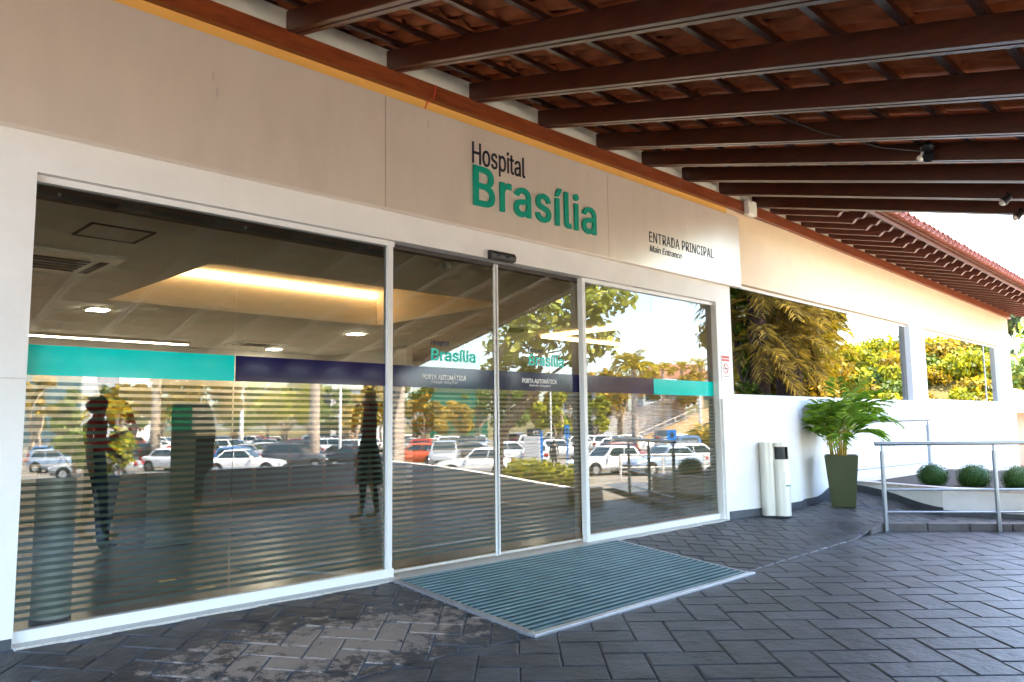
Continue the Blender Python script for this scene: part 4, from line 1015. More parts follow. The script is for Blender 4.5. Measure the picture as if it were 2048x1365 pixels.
def tree(label, loc, zc, rad, hgt, m_, seed, nleaf=2600, ls=.34, trunk='bark', tr=.16, stems=4, cat='tree', group=None, blobs=11):
    rr = random.Random(seed); g0 = ground_z(loc[0], loc[1]); t = thing('tree', label, cat, (loc[0], loc[1], g0), group)
    B = []
    for i in range(blobs):
        a = rr.uniform(0, 6.283); q = rad * math.sqrt(rr.random()) * .78; B.append(((loc[0] + q * math.cos(a), loc[1] + q * math.sin(a), zc + rr.uniform(-.5, .5) * hgt * .75), rr.uniform(.22, .42) * min(rad, hgt)))
    o = link('crown', crown_mesh('crown', B, nleaf, ls, m_, seed), t)
    tb = MB(); fork = lerp(g0, zc, .42)
    for k in range(stems):
        a = rr.uniform(0, 6.283); top = B[k % len(B)][0]; base = (loc[0] + .12 * math.cos(a), loc[1] + .12 * math.sin(a), g0 - .1); mid = (loc[0] + .3 * math.cos(a), loc[1] + .3 * math.sin(a), fork)
        limb(tb, base, mid, tr, tr * .75, .05, rr); limb(tb, mid, top, tr * .75, tr * .25, .1, rr)
        for j in range(2): limb(tb, mid, B[(k * 2 + j + 3) % len(B)][0], tr * .5, tr * .15, .12, rr, 5)
    tb.build('trunk', trunk, t); return t
def palm(label, loc, ztop, tr, L, nf, m_='leaf_palm_gold', seed=0, group=None, trunk='palm_trunk', lean=(0, 0), ll=.55, lw=.07):
    rr = random.Random(seed); g0 = ground_z(loc[0], loc[1]); t = thing('palm_tree', label, 'palm tree', (loc[0], loc[1], g0), group)
    top = Vector((loc[0] + lean[0], loc[1] + lean[1], ztop)); bs = Vector((loc[0], loc[1], g0 - .1))
    MB().tube([bs.lerp(top, i / 6) for i in range(7)], [tr * (1.15 - .35 * i / 6) for i in range(7)], 12).build('trunk', trunk, t)
    b = MB()
    for i in range(nf):
        frond(b, top, 6.283 * i / nf + rr.uniform(-.3, .3), L * rr.uniform(.8, 1.1), R(rr.uniform(15, 80)), R(rr.uniform(80, 150)), 16, lw, ll, 0, smi=0, sr=.03, rnd=rr)
    o = b.build('crown', m_, t); return t

# ---- cars
PROF = dict(  # (x, top of lower body), windscreen base/top, rear window top/base, roof height, length, width
    hatch=dict(L=3.95, W=1.70, H=1.50, belt=.93, hood=[(-1, .72), (-.55, .88)], ws=(.62, .02), rw=(-1.45, -1.78)),
    sedan=dict(L=4.45, W=1.74, H=1.46, belt=.92, hood=[(-1, .70), (-.55, .86)], ws=(.75, .10), rw=(-.98, -1.55)),
    suv=dict(L=4.40, W=1.82, H=1.68, belt=1.05, hood=[(-1, .80), (-.55, 1.0)], ws=(.75, .20), rw=(-1.72, -2.02)))
def car_proto(kind):
    P = PROF[kind]; L, W, H, bl = P['L'], P['W'], P['H'], P['belt']; h = W / 2
    r = bpy.data.objects.new('parked_car', None); COL.objects.link(r)
    xf, xr = L / 2, -L / 2; gw, (ws0, ws1), (rw1, rw0) = .0, P['ws'], P['rw']
    # lower body loft
    deck = bl + (.03 if kind == 'sedan' else 0)
    st = [(xf, .62, .66 * h, .40), (xf - .10, .72 * bl / .92, .86 * h, .26), (xf - .45, .80 * bl / .92, .97 * h, .22), (ws0 + .12, bl - .02, h, .20), (ws0 - .15, bl, h, .20), (0, bl, h, .20), (-.9, bl + .015, h, .20), (rw0 + .12, deck, .985 * h, .22), (xr + .30, deck - .01, .95 * h, .25), (xr + .08, deck - .10, .86 * h, .30), (xr, .66, .74 * h, .40)]
    vs = []; cs = 9
    for x, zt, w_, zb in st:
        sec = [(0, zb), (.82 * w_, zb), (.97 * w_, zb + .10), (w_, zb + .28), (.985 * w_, (zb + zt) / 2 + .12), (.955 * w_, zt - .04), (.88 * w_, zt), (.45 * w_, zt + .018), (0, zt + .024)]
        vs += [(x, y, z) for y, z in sec] + [(x, -y, z) for y, z in sec[1:-1][::-1]]
    nn = cs + cs - 2; b = MB()
    b.add(vs, [(i * nn + j, i * nn + (j + 1) % nn, (i + 1) * nn + (j + 1) % nn, (i + 1) * nn + j) for i in range(len(st) - 1) for j in range(nn)] + [tuple(range(nn))[::-1], tuple((len(st) - 1) * nn + j for j in range(nn))], 0, True)
    # cabin shell
    hr = h * .78; zr = H
    low = [(ws0, .93 * h), (rw0, .90 * h)]; mid = (ws1 + rw1) / 2
    lo = [(ws0, -.90 * h, bl - .03), (ws0, .90 * h, bl - .03), (rw0, .90 * h, bl - .03), (rw0, -.90 * h, bl - .03)]
    hi = [(ws1, -hr, zr - .05), (ws1, hr, zr - .05), (rw1, hr, zr - .07), (rw1, -hr, zr - .07)]
    cvs = []
    for u in (0, .5, .86, 1.0):
        k = 1 if u < 1 else .93
        for i in range(4):
            p = Vector(lo[i]).lerp(Vector(hi[i]), u); bulge = .035 * math.sin(math.pi * u) * (1 if p.y > 0 else -1); cvs.append((p.x, p.y * (k if u == 1 else 1) + bulge, p.z))
    rt = [(mid + .1, -hr * .85, zr), (mid + .1, hr * .85, zr)]
    o = 12
    fs = [(l * 4 + i, l * 4 + (i + 1) % 4, (l + 1) * 4 + (i + 1) % 4, (l + 1) * 4 + i) for l in range(3) for i in range(4)]
    cvs += rt; fs += [(12, 13, 17, 16), (16, 17, 14, 15), (13, 14, 17), (15, 12, 16)]
    b.add(cvs, fs, 0, False)
    body = b.build('body', 'car_white', r)
    def panel(i, j, u0, u1, t0, t1, off, name):
        def S(u, t):
            a = Vector(lo[i]).lerp(Vector(hi[i]), u); c = Vector(lo[j]).lerp(Vector(hi[j]), u); p = a.lerp(c, t)
            ys = .035 * math.sin(math.pi * u); p.y += ys * (1 if p.y > 0 else -1) if abs(p.y) > .3 * h else 0; return p
        g_ = MB(); nrm = (S(u0, t1) - S(u0, t0)).cross(S(u1, t0) - S(u0, t0)).normalized()
        ctr = S((u0 + u1) / 2, (t0 + t1) / 2) - Vector((mid, 0, bl + .2))
        if nrm.dot(ctr) < 0: nrm = -nrm
        pts = []
        for u in (u0, (u0 + u1) / 2, u1):
            for t_ in (t0, t1): pts.append(S(u, t_) + nrm * off)
        g_.add(pts, [(0, 1, 3, 2), (2, 3, 5, 4)], 0, True); return g_.build(name, 'car_glass', r)
    panel(0, 1, .12, .93, .07, .93, .012, 'windscreen'); panel(2, 3, .22, .88, .10, .90, .012, 'rear_window')
    for (i, j) in ((1, 2), (3, 0)):
        for (t0, t1) in ((.06, .50), (.53, .92)): 
            if (i, j) == (3, 0): t0, t1 = 1 - t1, 1 - t0
            panel(i, j, .16, .88, t0, t1, .012, 'side_window')
    wb_ = .62 * L / 2
    for x in (wb_, -wb_ * 1.0):
        for s in (-1, 1):
            y = s * (h - .09)
            MB().tube([(x, s * (h - .16), .33), (x, s * (h + .004), .33)], .375, 20).build('wheel_arch', 'rubber', r)
            q = MB().tube([(x, y - s * .10, .31), (x, s * (h + .012), .31)], .31, 22).build('wheel', 'tyre', r)
            rm_ = MB().tube([(x, s * (h + .0), .31), (x, s * (h + .020), .31)], [.20, .195], 16)
            for k in range(5):
                a = 6.283 * k / 5; rm_.box(x - .02, x + .02, min(s * (h + .02), s * (h + .024)), max(s * (h + .02), s * (h + .024)), .31, .33)
            rm_.build('rim', 'rim', q)
    for s in (-1, 1):
        bevel(MB().prism([(xf - .03, .58), (xf - .20, .60), (xf - .30, .70), (xf - .10, .70)], 'y', min(s * .50 * h, s * .90 * h), max(s * .50 * h, s * .90 * h)).build('headlight', 'head_lamp', r), .01)
        tz = .80 if kind != 'suv' else .92
        bevel(MB().box(xr - .005, xr + .12, min(s * .60 * h, s * .90 * h), max(s * .60 * h, s * .90 * h), tz - .10, tz + .08).build('tail_light', 'tail_lamp', r), .015)
        bevel(MB().box(ws0 - .28, ws0 - .12, min(s * (h - .01), s * (h + .16)), max(s * (h - .01), s * (h + .16)), bl - .02, bl + .11).build('mirror', 'car_white', r), .03)
    MB().box(xf - .06, xf + .012, -.45 * h, .45 * h, .40, .54).build('grille', 'black_plastic', r); MB().box(xr - .012, xr + .05, -.22, .22, .55, .66).build('number_plate', 'plate_num', r)
    return r
protos = {}
def place_car(kind, color, x, y, a, label):
    first = kind not in protos
    if first: protos[kind] = car_proto(kind); r = protos[kind]
    else: r = copy_tree(protos[kind])
    r.location = (x, y, ground_z(x, y, True)); r.rotation_euler = (0, 0, R(a)); tag(r, label, 'car', 'cars in the car park mirrored in the glass')
    for ch in r.children:
        n_ = ch.name.split('.')[0]
        if n_ in ('body', 'mirror'):
            ch.material_slots[0].link = 'OBJECT'; ch.material_slots[0].material = MT['car_' + color]
    return r
for c in [
    ('sedan', 'white', 21.3, -38.2, 42, 'white sedan nearest the dark wall in the left pane, facing right'),
    ('sedan', 'black', 28.9, -46.4, 218, 'black sedan facing left beside the thick palm trunk'),
    ('hatch', 'silver', 31.4, -54.0, 25, 'silver hatchback behind the black sedan'),
    ('hatch', 'blue', 34.6, -68.6, 140, 'blue car behind the white sedan in the left pane'),
    ('hatch', 'red', 43.0, -75.2, 40, 'bright red car under the yellow tree'),
    ('suv', 'white', 43.5, -88.2, 45, 'white car at the far end of the left pane row'),
    ('suv', 'red', 47.2, -88.6, 135, 'small red van end-on behind the blue car'),
    ('hatch', 'white', 52.2, -91.5, 30, 'white hatchback far behind the red car'),
    ('suv', 'white', 38.6, -55.7, 50, 'white estate car right of the thick palm trunk'),
    ('sedan', 'grey', 30.6, -41.9, 45, 'dark car in front of the white estate by the white pole'),
    ('suv', 'white', 51.0, -76.6, 215, 'white off-road car left of the hooded silhouette'),
    ('suv', 'silver', 54.5, -77.5, 215, 'silver car beside the hooded silhouette'),
    ('suv', 'white', 48.2, -50.6, 40, 'largest white car of the row in the left door'),
    ('hatch', 'white', 47.0, -53.3, 215, 'second white car of the row in the left door'),
    ('sedan', 'silver', 48.9, -58.9, 220, 'silver sedan at the left end of the left door row'),
    ('suv', 'white', 53.5, -66.0, 215, 'white van behind the row in the left door'),
    ('sedan', 'grey', 39.6, -38.6, 30, 'dark grey car by the door stile'),
    ('hatch', 'white', 38.8, -33.4, 45, 'white hatchback just right of the forked trunk'),
    ('hatch', 'orange_red', 33.2, -37.9, 222, 'orange and white car at the left of the left door'),
    ('hatch', 'white', 27.6, -25.4, 222, 'white car half hidden by the parapet below the stile'),
    ('suv', 'dark_red', 62.0, -57.4, 150, 'dark red van behind the grey totem'),
    ('hatch', 'white', 45.4, -35.2, 35, 'white hatchback with red tail light right of the totem'),
    ('hatch', 'grey', 49.2, -40.8, 300, 'dark grey car between the totem and the white hatchback'),
    ('suv', 'white', 55.5, -47.2, 40, 'white car under the small yellow tree'),
    ('hatch', 'white', 32.6, -20.9, 195, 'large white hatchback nearest in the right pane'),
    ('hatch', 'dark_red', 40.2, -25.2, 25, 'dark red hatchback beside the large white one'),
    ('sedan', 'light_blue', 34.6, -18.6, 200, 'pale blue car behind the bollards'),
    ('hatch', 'white', 39.0, -19.3, 30, 'white car at the right edge of the right pane'),
    ('suv', 'white', 55.0, -38.6, 330, 'white car showing its tailgate left of the tall palm'),
    ('hatch', 'white', 51.2, -34.8, 330, 'lower white car showing its tailgate left of the tall palm'),
    ('suv', 'white', 55.0, -35.4, 35, 'white car directly behind the tall palm trunk'),
    ('suv', 'grey', 68.0, -41.6, 320, 'dark car at the foot of the dirt slope'),
    ('sedan', 'black', 66.0, -43.6, 320, 'black car left of the dark car at the slope'),
    ('sedan', 'light_blue', 66.5, -36.6, 210, 'silver blue car at the slope behind the lamp post'),
    ('sedan', 'white', 57.4, -32.2, 25, 'white sedan behind the blue parking sign'),
    ('sedan', 'red', 72.0, -53.0, 40, 'flat red car at the far side of the right pane'),
    ('hatch', 'white', 58.5, -43.8, 40, 'white car in the middle row left of the mullion'),
    ('sedan', 'silver', 62.5, -47.0, 215, 'silver car behind the small yellow tree'),
    ('hatch', 'black', 56.4, -62.4, 215, 'black hatchback behind the door row'),
    ('sedan', 'silver', 14.4, -41.5, 215, 'silver car at the far left behind the palms')]: place_car(*c)

# more rows deep in the car park
used = set(); rq = random.Random(5)
cen = Vector((0, 5.047, 0)); fw_ = Vector((.7018, -.7045, 0)).normalized(); rt_ = Vector((.709, .705, 0)).normalized()
rows_ = (('first', 50, 45), ('second', 60, 225), ('third', 70, 45), ('fourth', 82, 225), ('fifth', 96, 45))
panes_ = (('first left pane', 70, 420), ('second left pane', 425, 765), ('left door', 790, 985), ('right door', 1000, 1160), ('right glazed screen', 1180, 1420))
placed = [(o.location.x, o.location.y) for o in bpy.data.objects if o.get('category') == 'car']
for rn, d, hd in rows_:
    for pn, xa, xb in panes_:
        cols_ = ['white', 'silver', 'grey', 'black', 'red', 'blue', 'light_blue', 'dark_red']; rq.shuffle(cols_)
        n_ = max(1, int((xb - xa) / (3.3 * 1571 / d)))
        for k in range(n_):
            px0 = lerp(xa, xb, (k + .5) / n_); q = cen + fw_ * d + rt_ * ((px0 - 1024) / 1571 * d) + rt_ * rq.uniform(-.4, .4)
            if hill(q.x, q.y) > .15 or any((q.x - a) ** 2 + (q.y - b_) ** 2 < 10.5 for a, b_ in placed): continue
            for kd in rq.sample(['hatch', 'sedan', 'suv'], 3):
                c_ = 'white' if rq.random() < .22 else cols_[k % 8]
                lb = '%s %s in the %s row mirrored in the %s' % (c_.replace('_', ' '), {'hatch': 'hatchback', 'sedan': 'sedan', 'suv': 'estate car'}[kd], rn, pn)
                if lb in used: continue
                used.add(lb); placed.append((q.x, q.y)); place_car(kd, c_, q.x, q.y, hd + rq.choice((0, 0, 90, -90, 20)), lb); break
# ---- trees
for i, (px0, d, zc, rad, m_, lb) in enumerate(((120, 92, 3.6, 3.0, 'leaf_green', 'green tree between the glass block and the first silhouette'), (250, 95, 4.0, 3.2, 'leaf_green', 'dark tree behind the two short palms'), (330, 100, 4.4, 3.4, 'leaf_gold', 'far ochre tree behind the first palm trunk'), (470, 96, 4.2, 3.6, 'leaf_green', 'far green tree behind the white pole'), (540, 105, 4.6, 3.6, 'leaf_gold', 'far ochre tree behind the yellow one'), (620, 98, 4.0, 3.2, 'leaf_green', 'far green tree behind the thick palm trunk'), (690, 92, 3.0, 2.6, 'leaf_green', 'far green tree left of the hooded silhouette'), (765, 90, 4.2, 2.6, 'leaf_gold', 'far ochre tree behind the first mullion'), (830, 84, 3.0, 2.4, 'leaf_green', 'dark green tree left of the golden ones in the left door'), (1010, 86, 3.6, 3.0, 'leaf_green', 'far green tree behind the forked trunk'), (1075, 90, 4.0, 2.6, 'leaf_gold', 'far ochre tree behind the totem'), (1150, 88, 3.4, 2.6, 'leaf_green', 'far green tree behind the slim yellow one'), (1215, 98, 4.6, 3.0, 'leaf_gold', 'far ochre tree left of the palm trunk'))):
    q = cen + fw_ * d + rt_ * ((px0 - 1024) / 1571 * d)
    tree(lb, (q.x, q.y), zc, rad, 6.5, m_, 200 + i, 2600, .46, blobs=16)
tree('yellow leaved tree at the far left edge of the glass', (16.6, -63.2), 3.9, 1.5, 4.2, 'leaf_gold', 1, 1800, .34)
palm('short golden palm behind the round head silhouette', (18.3, -54.6), 2.4, .16, 1.9, 14, seed=2)
palm('short golden palm next to the broad yellow tree', (21.1, -58.9), 2.3, .16, 1.8, 14, seed=3)
tree('low green shrub at the far left foot of the glass', (9.6, -28.3), .5, 1.2, 2.2, 'leaf_green', 4, 1500, .2, tr=.05)
tree('second low green shrub behind the person silhouette', (11.6, -30.5), .2, 1.1, 2.0, 'leaf_yellow', 5, 1300, .2, tr=.05)
tree('broad golden tree behind the first palm trunk', (29.7, -64.3), 4.0, 4.6, 5.4, 'leaf_gold', 6, 4200, .36, blobs=20)
tree('golden tree left of the first palm trunk', (27.5, -73.6), 3.8, 3.0, 4.2, 'leaf_gold', 7, 2600, .38)
tree('yellow tree with many pale stems behind the red car', (36.1, -60.8), 3.9, 3.7, 5.0, 'leaf_yellow', 8, 3800, .34, trunk='palm_trunk', tr=.13, stems=7, blobs=18)
tree('ochre tree behind the hooded silhouette', (43.3, -58.1), 3.0, 2.5, 5.0, 'leaf_gold', 9, 2400, .34)
tree('small ochre tree left of the hooded silhouette', (39.5, -54.9), 1.7, 1.4, 2.4, 'leaf_gold', 10, 1300, .3)
tree('golden tree at the left of the left door', (47.2, -54.2), 2.6, 2.3, 4.8, 'leaf_gold', 12, 2600, .34)
tree('golden bush tree above the white row in the left door', (52.7, -55.9), 1.8, 2.4, 3.6, 'leaf_gold', 13, 2200, .34)
tree('green tree beside the stile of the left door', (60.8, -61.7), 3.8, 1.9, 4.4, 'leaf_green', 14, 1800, .36)
tree('small yellow tree right of the totem', (48.7, -38.6), 2.0, 2.0, 4.6, 'leaf_yellow', 15, 2400, .32, stems=3)
tree('slim yellow tree behind the right mullion', (55.1, -39.3), 2.0, 1.2, 3.9, 'leaf_yellow', 16, 1400, .32)
tree('ochre thicket left of the tall palm crown', (72.2, -50.0), 5.4, 3.5, 3.4, 'leaf_gold', 17, 2600, .42)
tree('ochre thicket below the distant palm row', (81.0, -48.5), 5.4, 4.0, 3.4, 'leaf_gold', 18, 2600, .44)
palm('thick palm trunk standing in the middle of the left glazing', (27.3, -40.8), 7.6, .33, 2.6, 16, seed=20)
palm('palm trunk behind the first pane of the left glazing', (26.8, -66.5), 9.4, .40, 2.8, 16, seed=21)
palm('tall golden palm in the right pane', (48.9, -30.9), 5.2, .26, 2.2, 26, seed=22, ll=.7, lw=.10)
for i, (x, y, z, s) in enumerate(((79.8, -49.3, 7.4, 'leftmost'), (81.4, -47.7, 7.4, 'middle'), (83.0, -46.1, 7.8, 'rightmost'))):
    palm(s + ' small palm of the distant row by the brown roofed house', (x, y), z, .2, 1.9, 14, 'leaf_palm_gold', 30 + i, 'distant palm row')
palm('green palm drooping at the top right of the right pane', (21.4, -7.2), 5.3, .16, 2.0, 16, 'leaf_palm', 40, ll=.8, lw=.05)
# forked tree growing in the island behind the parapet
rr = random.Random(77); t = thing('forked_tree', 'big forked tree with large leaves rising beside the canopy', 'tree', (11.6, -6.9, -.1))
tb = MB(); base = (11.62, -6.95, -.2); fk = (11.62, -6.9, .9)
limb(tb, base, fk, .085, .07, .02, rr, 10)
ends = [(12.05, -6.1, 2.6), (11.4, -6.7, 2.75), (12.6, -5.7, 2.5), (12.3, -6.6, 3.1), (11.75, -6.3, 3.5)]
for e in ends:
    limb(tb, fk, e, .052, .022, .10, rr, 8)
B = []
for cx, cy_, cz_, q in ((11.5, -6.6, 2.75, .5), (11.95, -6.1, 3.0, .5), (12.3, -5.75, 3.35, .55), (12.7, -5.3, 3.6, .52), (13.1, -4.95, 3.85, .45), (12.5, -5.5, 2.75, .45), (12.85, -5.2, 2.95, .42), (11.75, -6.4, 3.35, .5), (12.2, -6.0, 3.9, .5), (12.7, -5.5, 4.1, .5), (11.35, -6.8, 2.2, .35), (12.0, -6.4, 2.3, .35)):
    B.append(((cx, cy_, cz_), q)); 
    for k in range(2): limb(tb, ends[rr.randrange(5)], (cx + rr.uniform(-.2, .2), cy_ + rr.uniform(-.2, .2), cz_), .018, .006, .1, rr, 5)
tb.build('trunk', 'bark', t); link('crown', crown_mesh('crown', B, 1900, .20, 'leaf_big', 5, 1, .5), t)
# shady palms and trunks mirrored in the wide window
for i, (x, y, lb) in enumerate(((24.9, -6.9, 'thick dark trunk in the middle of the wide window'), (22.9, -6.9, 'dark palm trunk at the left of the wide window'), (29.5, -8.2, 'dark palm trunk right of the thick one in the wide window'), (26.6, -8.9, 'slender trunk between the dark palms in the wide window'))):
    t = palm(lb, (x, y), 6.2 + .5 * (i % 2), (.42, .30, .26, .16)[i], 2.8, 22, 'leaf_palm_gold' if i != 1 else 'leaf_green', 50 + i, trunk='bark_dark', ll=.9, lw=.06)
    q = random.Random(150 + i); b = MB()
    for k in range(46):
        frond(b, (x + q.uniform(-.3, .3), y + q.uniform(-.3, .3), q.uniform(2.8, 6.0)), q.uniform(0, 6.28), q.uniform(1.2, 2.3), R(q.uniform(-40, 30)), R(q.uniform(60, 110)), 16, .045, .55, 0, smi=0, sr=.015, rnd=q)
    b.build('hanging_fronds', 'leaf_palm_gold' if i in (2, 3) else 'leaf_dry', t)
for i, (x, y, zc, rad, m_, lb) in enumerate(((25.6, -7.9, 4.2, 1.2, 'leaf_green', 'dark green tree hanging behind the left trunks in the wide window'), (28.2, -8.6, 3.6, 2.2, 'leaf_gold', 'golden tree between the trunks in the wide window'), (32.6, -9.6, 3.4, 2.2, 'leaf_gold', 'golden tree right of the dark trunks in the wide window'), (37.5, -10.8, 2.8, 2.4, 'leaf_yellow', 'yellow bush tree in the right half of the wide window'), (30.5, -11.5, 5.2, 2.2, 'leaf_gold', 'tall golden tree behind the trunks of the wide window'), (23.0, -7.2, 4.4, .7, 'leaf_green', 'green hanging crown at the left edge of the wide window'))):
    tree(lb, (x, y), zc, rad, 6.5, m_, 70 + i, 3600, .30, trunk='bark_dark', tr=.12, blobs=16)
rr = random.Random(91)
def fan_bush(label, x, y, z, n, L, m_, seed, ll=.3):
    t = thing('fern_plant', label, 'plant', (x, y, z)); b = MB(); q = random.Random(seed)
    for i in range(n): frond(b, (x, y, z), 6.283 * i / n + q.uniform(-.3, .3), L * q.uniform(.7, 1.1), R(q.uniform(30, 80)), R(q.uniform(60, 120)), 14, .03, ll, 0, smi=0, sr=.008, rnd=q)
    b.build('fronds', m_, t)
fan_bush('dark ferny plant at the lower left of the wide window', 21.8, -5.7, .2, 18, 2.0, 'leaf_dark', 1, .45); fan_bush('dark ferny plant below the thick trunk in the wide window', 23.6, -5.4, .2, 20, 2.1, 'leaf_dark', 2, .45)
# hillside shrubs
hp = [crown_mesh('shrub', [((0, 0, .5), .8), ((.5, .3, .5), .6), ((-.5, -.2, .4), .6), ((.1, -.5, .7), .5)], 420, .26, m_, s) for m_, s in (('leaf_gold', 1), ('leaf_yellow', 2), ('leaf_gold', 3), ('leaf_green', 4))]
sh = MB(); nsh = 0
for i in range(2400):
    if nsh >= 420: break
    x, y = rr.uniform(50, 98), rr.uniform(-30, -6)
    if hill(x, y) < .5 or .70 * x - .70 * y < 45: continue
    z = ground_z(x, y) - .1; s = rr.uniform(1.0, 1.8); szz = s * rr.uniform(.7, 1.4); src = rr.choice(hp); ca, sa = math.cos(i), math.sin(i); nsh += 1
    if nsh == 1: masses = {}
    mb = masses.setdefault(src.materials[0].name, MB())
    mb.add([(x + s * (v.co.x * ca - v.co.y * sa), y + s * (v.co.x * sa + v.co.y * ca), z + szz * v.co.z) for v in src.vertices], [tuple(p.vertices) for p in src.polygons])
b = MB()
for k, (nm, mb) in enumerate(masses.items()): b.add(mb.v, mb.f, k)
tag(b.build('hillside_shrubs', list(masses.keys())), 'mass of golden and green shrubs covering the mirrored hillside', 'shrubs', kind='stuff')
for i, wd in enumerate(('leftmost', 'second', 'third', 'fourth', 'rightmost')):
    x, y = (86 + rr.uniform(-2, 6), -22 + 3.6 * i); z = ground_z(x, y)
    t = thing('cypress_tree', wd + ' slim dark cypress from the left on the mirrored hill crest', 'tree', (x, y, z), 'cypresses on the crest')
    link('crown', crown_mesh('crown', [((x, y, z + 1.1 + k * .55), .5 - .08 * k) for k in range(5)], 500, .28, 'leaf_green', i), t); MB().tube([(x, y, z - .2), (x, y, z + 1.2)], .08, 7).build('trunk', 'bark', t)

# ---- buildings
def block(label, c, ux, w_, d_, z0, z1, m_, rows=0, cols=0, wm='bldg_pane_dark', roof=None):
    """box building; long face starts at c and runs along unit vector ux, facing the viewer"""
    t = thing('building', label, 'building', (c[0], c[1], z0)); ux = Vector((ux[0], ux[1], 0)).normalized(); n = Vector((-ux.y, ux.x, 0)); 
    if n.dot(Vector((-c[0], 5 - c[1], 0))) < 0: n = -n
    o = Vector((c[0], c[1], 0))
    def P(u, v, z): p = o + ux * u - n * v; return (p.x, p.y, z)
    b = MB(); b.hexa([P(0, 0, z0), P(w_, 0, z0), P(w_, d_, z0), P(0, d_, z0)], [P(0, 0, z1), P(w_, 0, z1), P(w_, d_, z1), P(0, d_, z1)]); b.build('wall', m_, t)
    b = MB(); b.hexa([P(-.3, -.3, z1), P(w_ + .3, -.3, z1), P(w_ + .3, d_ + .3, z1), P(-.3, d_ + .3, z1)], [P(-.3, -.3, z1 + .3), P(w_ + .3, -.3, z1 + .3), P(w_ + .3, d_ + .3, z1 + .3), P(-.3, d_ + .3, z1 + .3)] if roof is None else [P(w_ * .2, d_ * .4, z1 + roof), P(w_ * .8, d_ * .4, z1 + roof), P(w_ * .8, d_ * .6, z1 + roof), P(w_ * .2, d_ * .6, z1 + roof)]); b.build('roof', m_ if roof is None else 'roof_brown', t)
    for r_ in range(rows):
        for k in range(cols):
            u0 = w_ * (k + .15) / cols; u1 = w_ * (k + .85) / cols; a = z0 + (z1 - z0) * (r_ + .3) / rows; e = z0 + (z1 - z0) * (r_ + .8) / rows
            b = MB(); b.hexa([P(u0, -.06, a), P(u1, -.06, a), P(u1, -.005, a), P(u0, -.005, a)], [P(u0, -.06, e), P(u1, -.06, e), P(u1, -.005, e), P(u0, -.005, e)]); b.build('window', wm, t)
    return t
block('blue glass office block behind the yellow tree at far left', (33.5, -143.0), (.88, .47), 9.0, 12, -1.5, 10.2, 'bldg_glass', 5, 9, 'bldg_glass')
block('plain white building beside the blue glass block', (39.6, -131.4), (.72, .69), 7.5, 12, -1.5, 11.2, 'bldg_white')
block('white building with sloping edge behind the hooded silhouette', (63.4, -101.6), (.7, .7), 9, 10, -1.5, 6.8, 'bldg_white', 2, 3)
block('pale grey house right of the middle mullion', (86.0, -71.0), (.7, .7), 9.5, 9, -1.5, 6.0, 'bldg_grey', 2, 4)
block('house with a brown hipped roof behind the distant palms', (90.5, -60.0), (.72, .69), 10.5, 8, 3.0, 7.3, 'bldg_white', 1, 4, roof=2.2)
block('dark green hoarding behind the left door row', (69.5, -81.0), (.7, .7), 8, .3, -1.5, 6.9, 'green_tape')
# white ramp wall with steps on the slope and its railing
t = thing('ramp_wall', 'white sloping ramp wall climbing the hill in the right pane', 'wall', (78, -51, 0))
a, c = Vector((74.6, -55.4, 0)), Vector((82.1, -47.8, 0)); n = Vector((.7, -.7, 0))
b = MB(); p0, p1, p2, p3 = a, c, c + n * .4, a + n * .4
b.hexa([(p.x, p.y, -1.7) for p in (p0, p1, p2, p3)], [(p0.x, p0.y, 1.5), (p1.x, p1.y, 4.7), (p2.x, p2.y, 4.7), (p3.x, p3.y, 1.5)]); b.build('wall', 'bldg_white', t)
t = thing('slope_railing', 'white railing stepping up the dirt slope in the right pane', 'railing', (76, -47, 0))
a, c = Vector((73.0, -50.2, 0)), Vector((78.6, -44.2, 0)); pts = []
for i in range(8):
    p = a.lerp(c, i / 7); z = ground_z(p.x, p.y); pts.append((p.x, p.y, z + 1.0)); MB().tube([(p.x, p.y, z - .2), (p.x, p.y, z + 1.0)], .06, 6).build('post', 'pole_white', t)
MB().tube(pts, .06, 6).build('rail', 'pole_white', t); MB().tube([(p[0], p[1], p[2] - .5) for p in pts], .04, 6).build('rail', 'pole_white', t)
# dirt bank
struct('dirt_bank', grid(rng(68, 92, 1.5), rng(-56, -36, 1.5), lambda x, y: ground_z(x, y) + .04, lambda x, y: not (16.5 < .709 * x + .705 * y < 27.5 and 78 < .7 * x - .7 * y + 3.5 < 95)), 'dirt')
# poles and lamp
def pole(label, x, y, z1, r_=.06, arm=None):
    t = thing('lamp_post', label, 'lamp post', (x, y, ground_z(x, y))); z0 = ground_z(x, y)
    MB().tube([(x, y, z0), (x, y, z1)], [r_ * 1.2, r_], 10).build('post', 'pole_white', t)
    if arm:
        pts = [(x, y, z1)] + [(x - arm * .7 * math.sin(R(90 * k / 6)) , y - arm * .7 * math.sin(R(90 * k / 6)), z1 + 1.6 * (1 - math.cos(R(90 * k / 6))) ) for k in range(1, 7)]
        pts = [(x, y, z1 - .01)] + [(x - arm * .7 * (1 - math.cos(R(15 * k))), y - arm * .7 * (1 - math.cos(R(15 * k))), z1 + 1.5 * math.sin(R(15 * k))) for k in range(1, 7)] + [(x - arm, y - arm, z1 + 1.45)]
        MB().tube(pts, r_ * .8, 8).build('arm', 'pole_white', t); MB().ball((x - arm * 1.05, y - arm * 1.05, z1 + 1.42), .25, 10, 6, 0, (1, 1, .4)).build('lamp_head', 'pole_white', t)
pole('thin white pole right of the thick palm trunk', 27.4, -37.9, 7.0, .09); pole('white pole between the two yellow trees', 41.5, -80.4, 8.6, .22); pole('curved white lamp post at the right edge of the right pane', 65.5, -35.5, 3.7, .13, 3.2); pole('thin white pole above the small yellow tree', 46.2, -37.0, 7.0, .06)
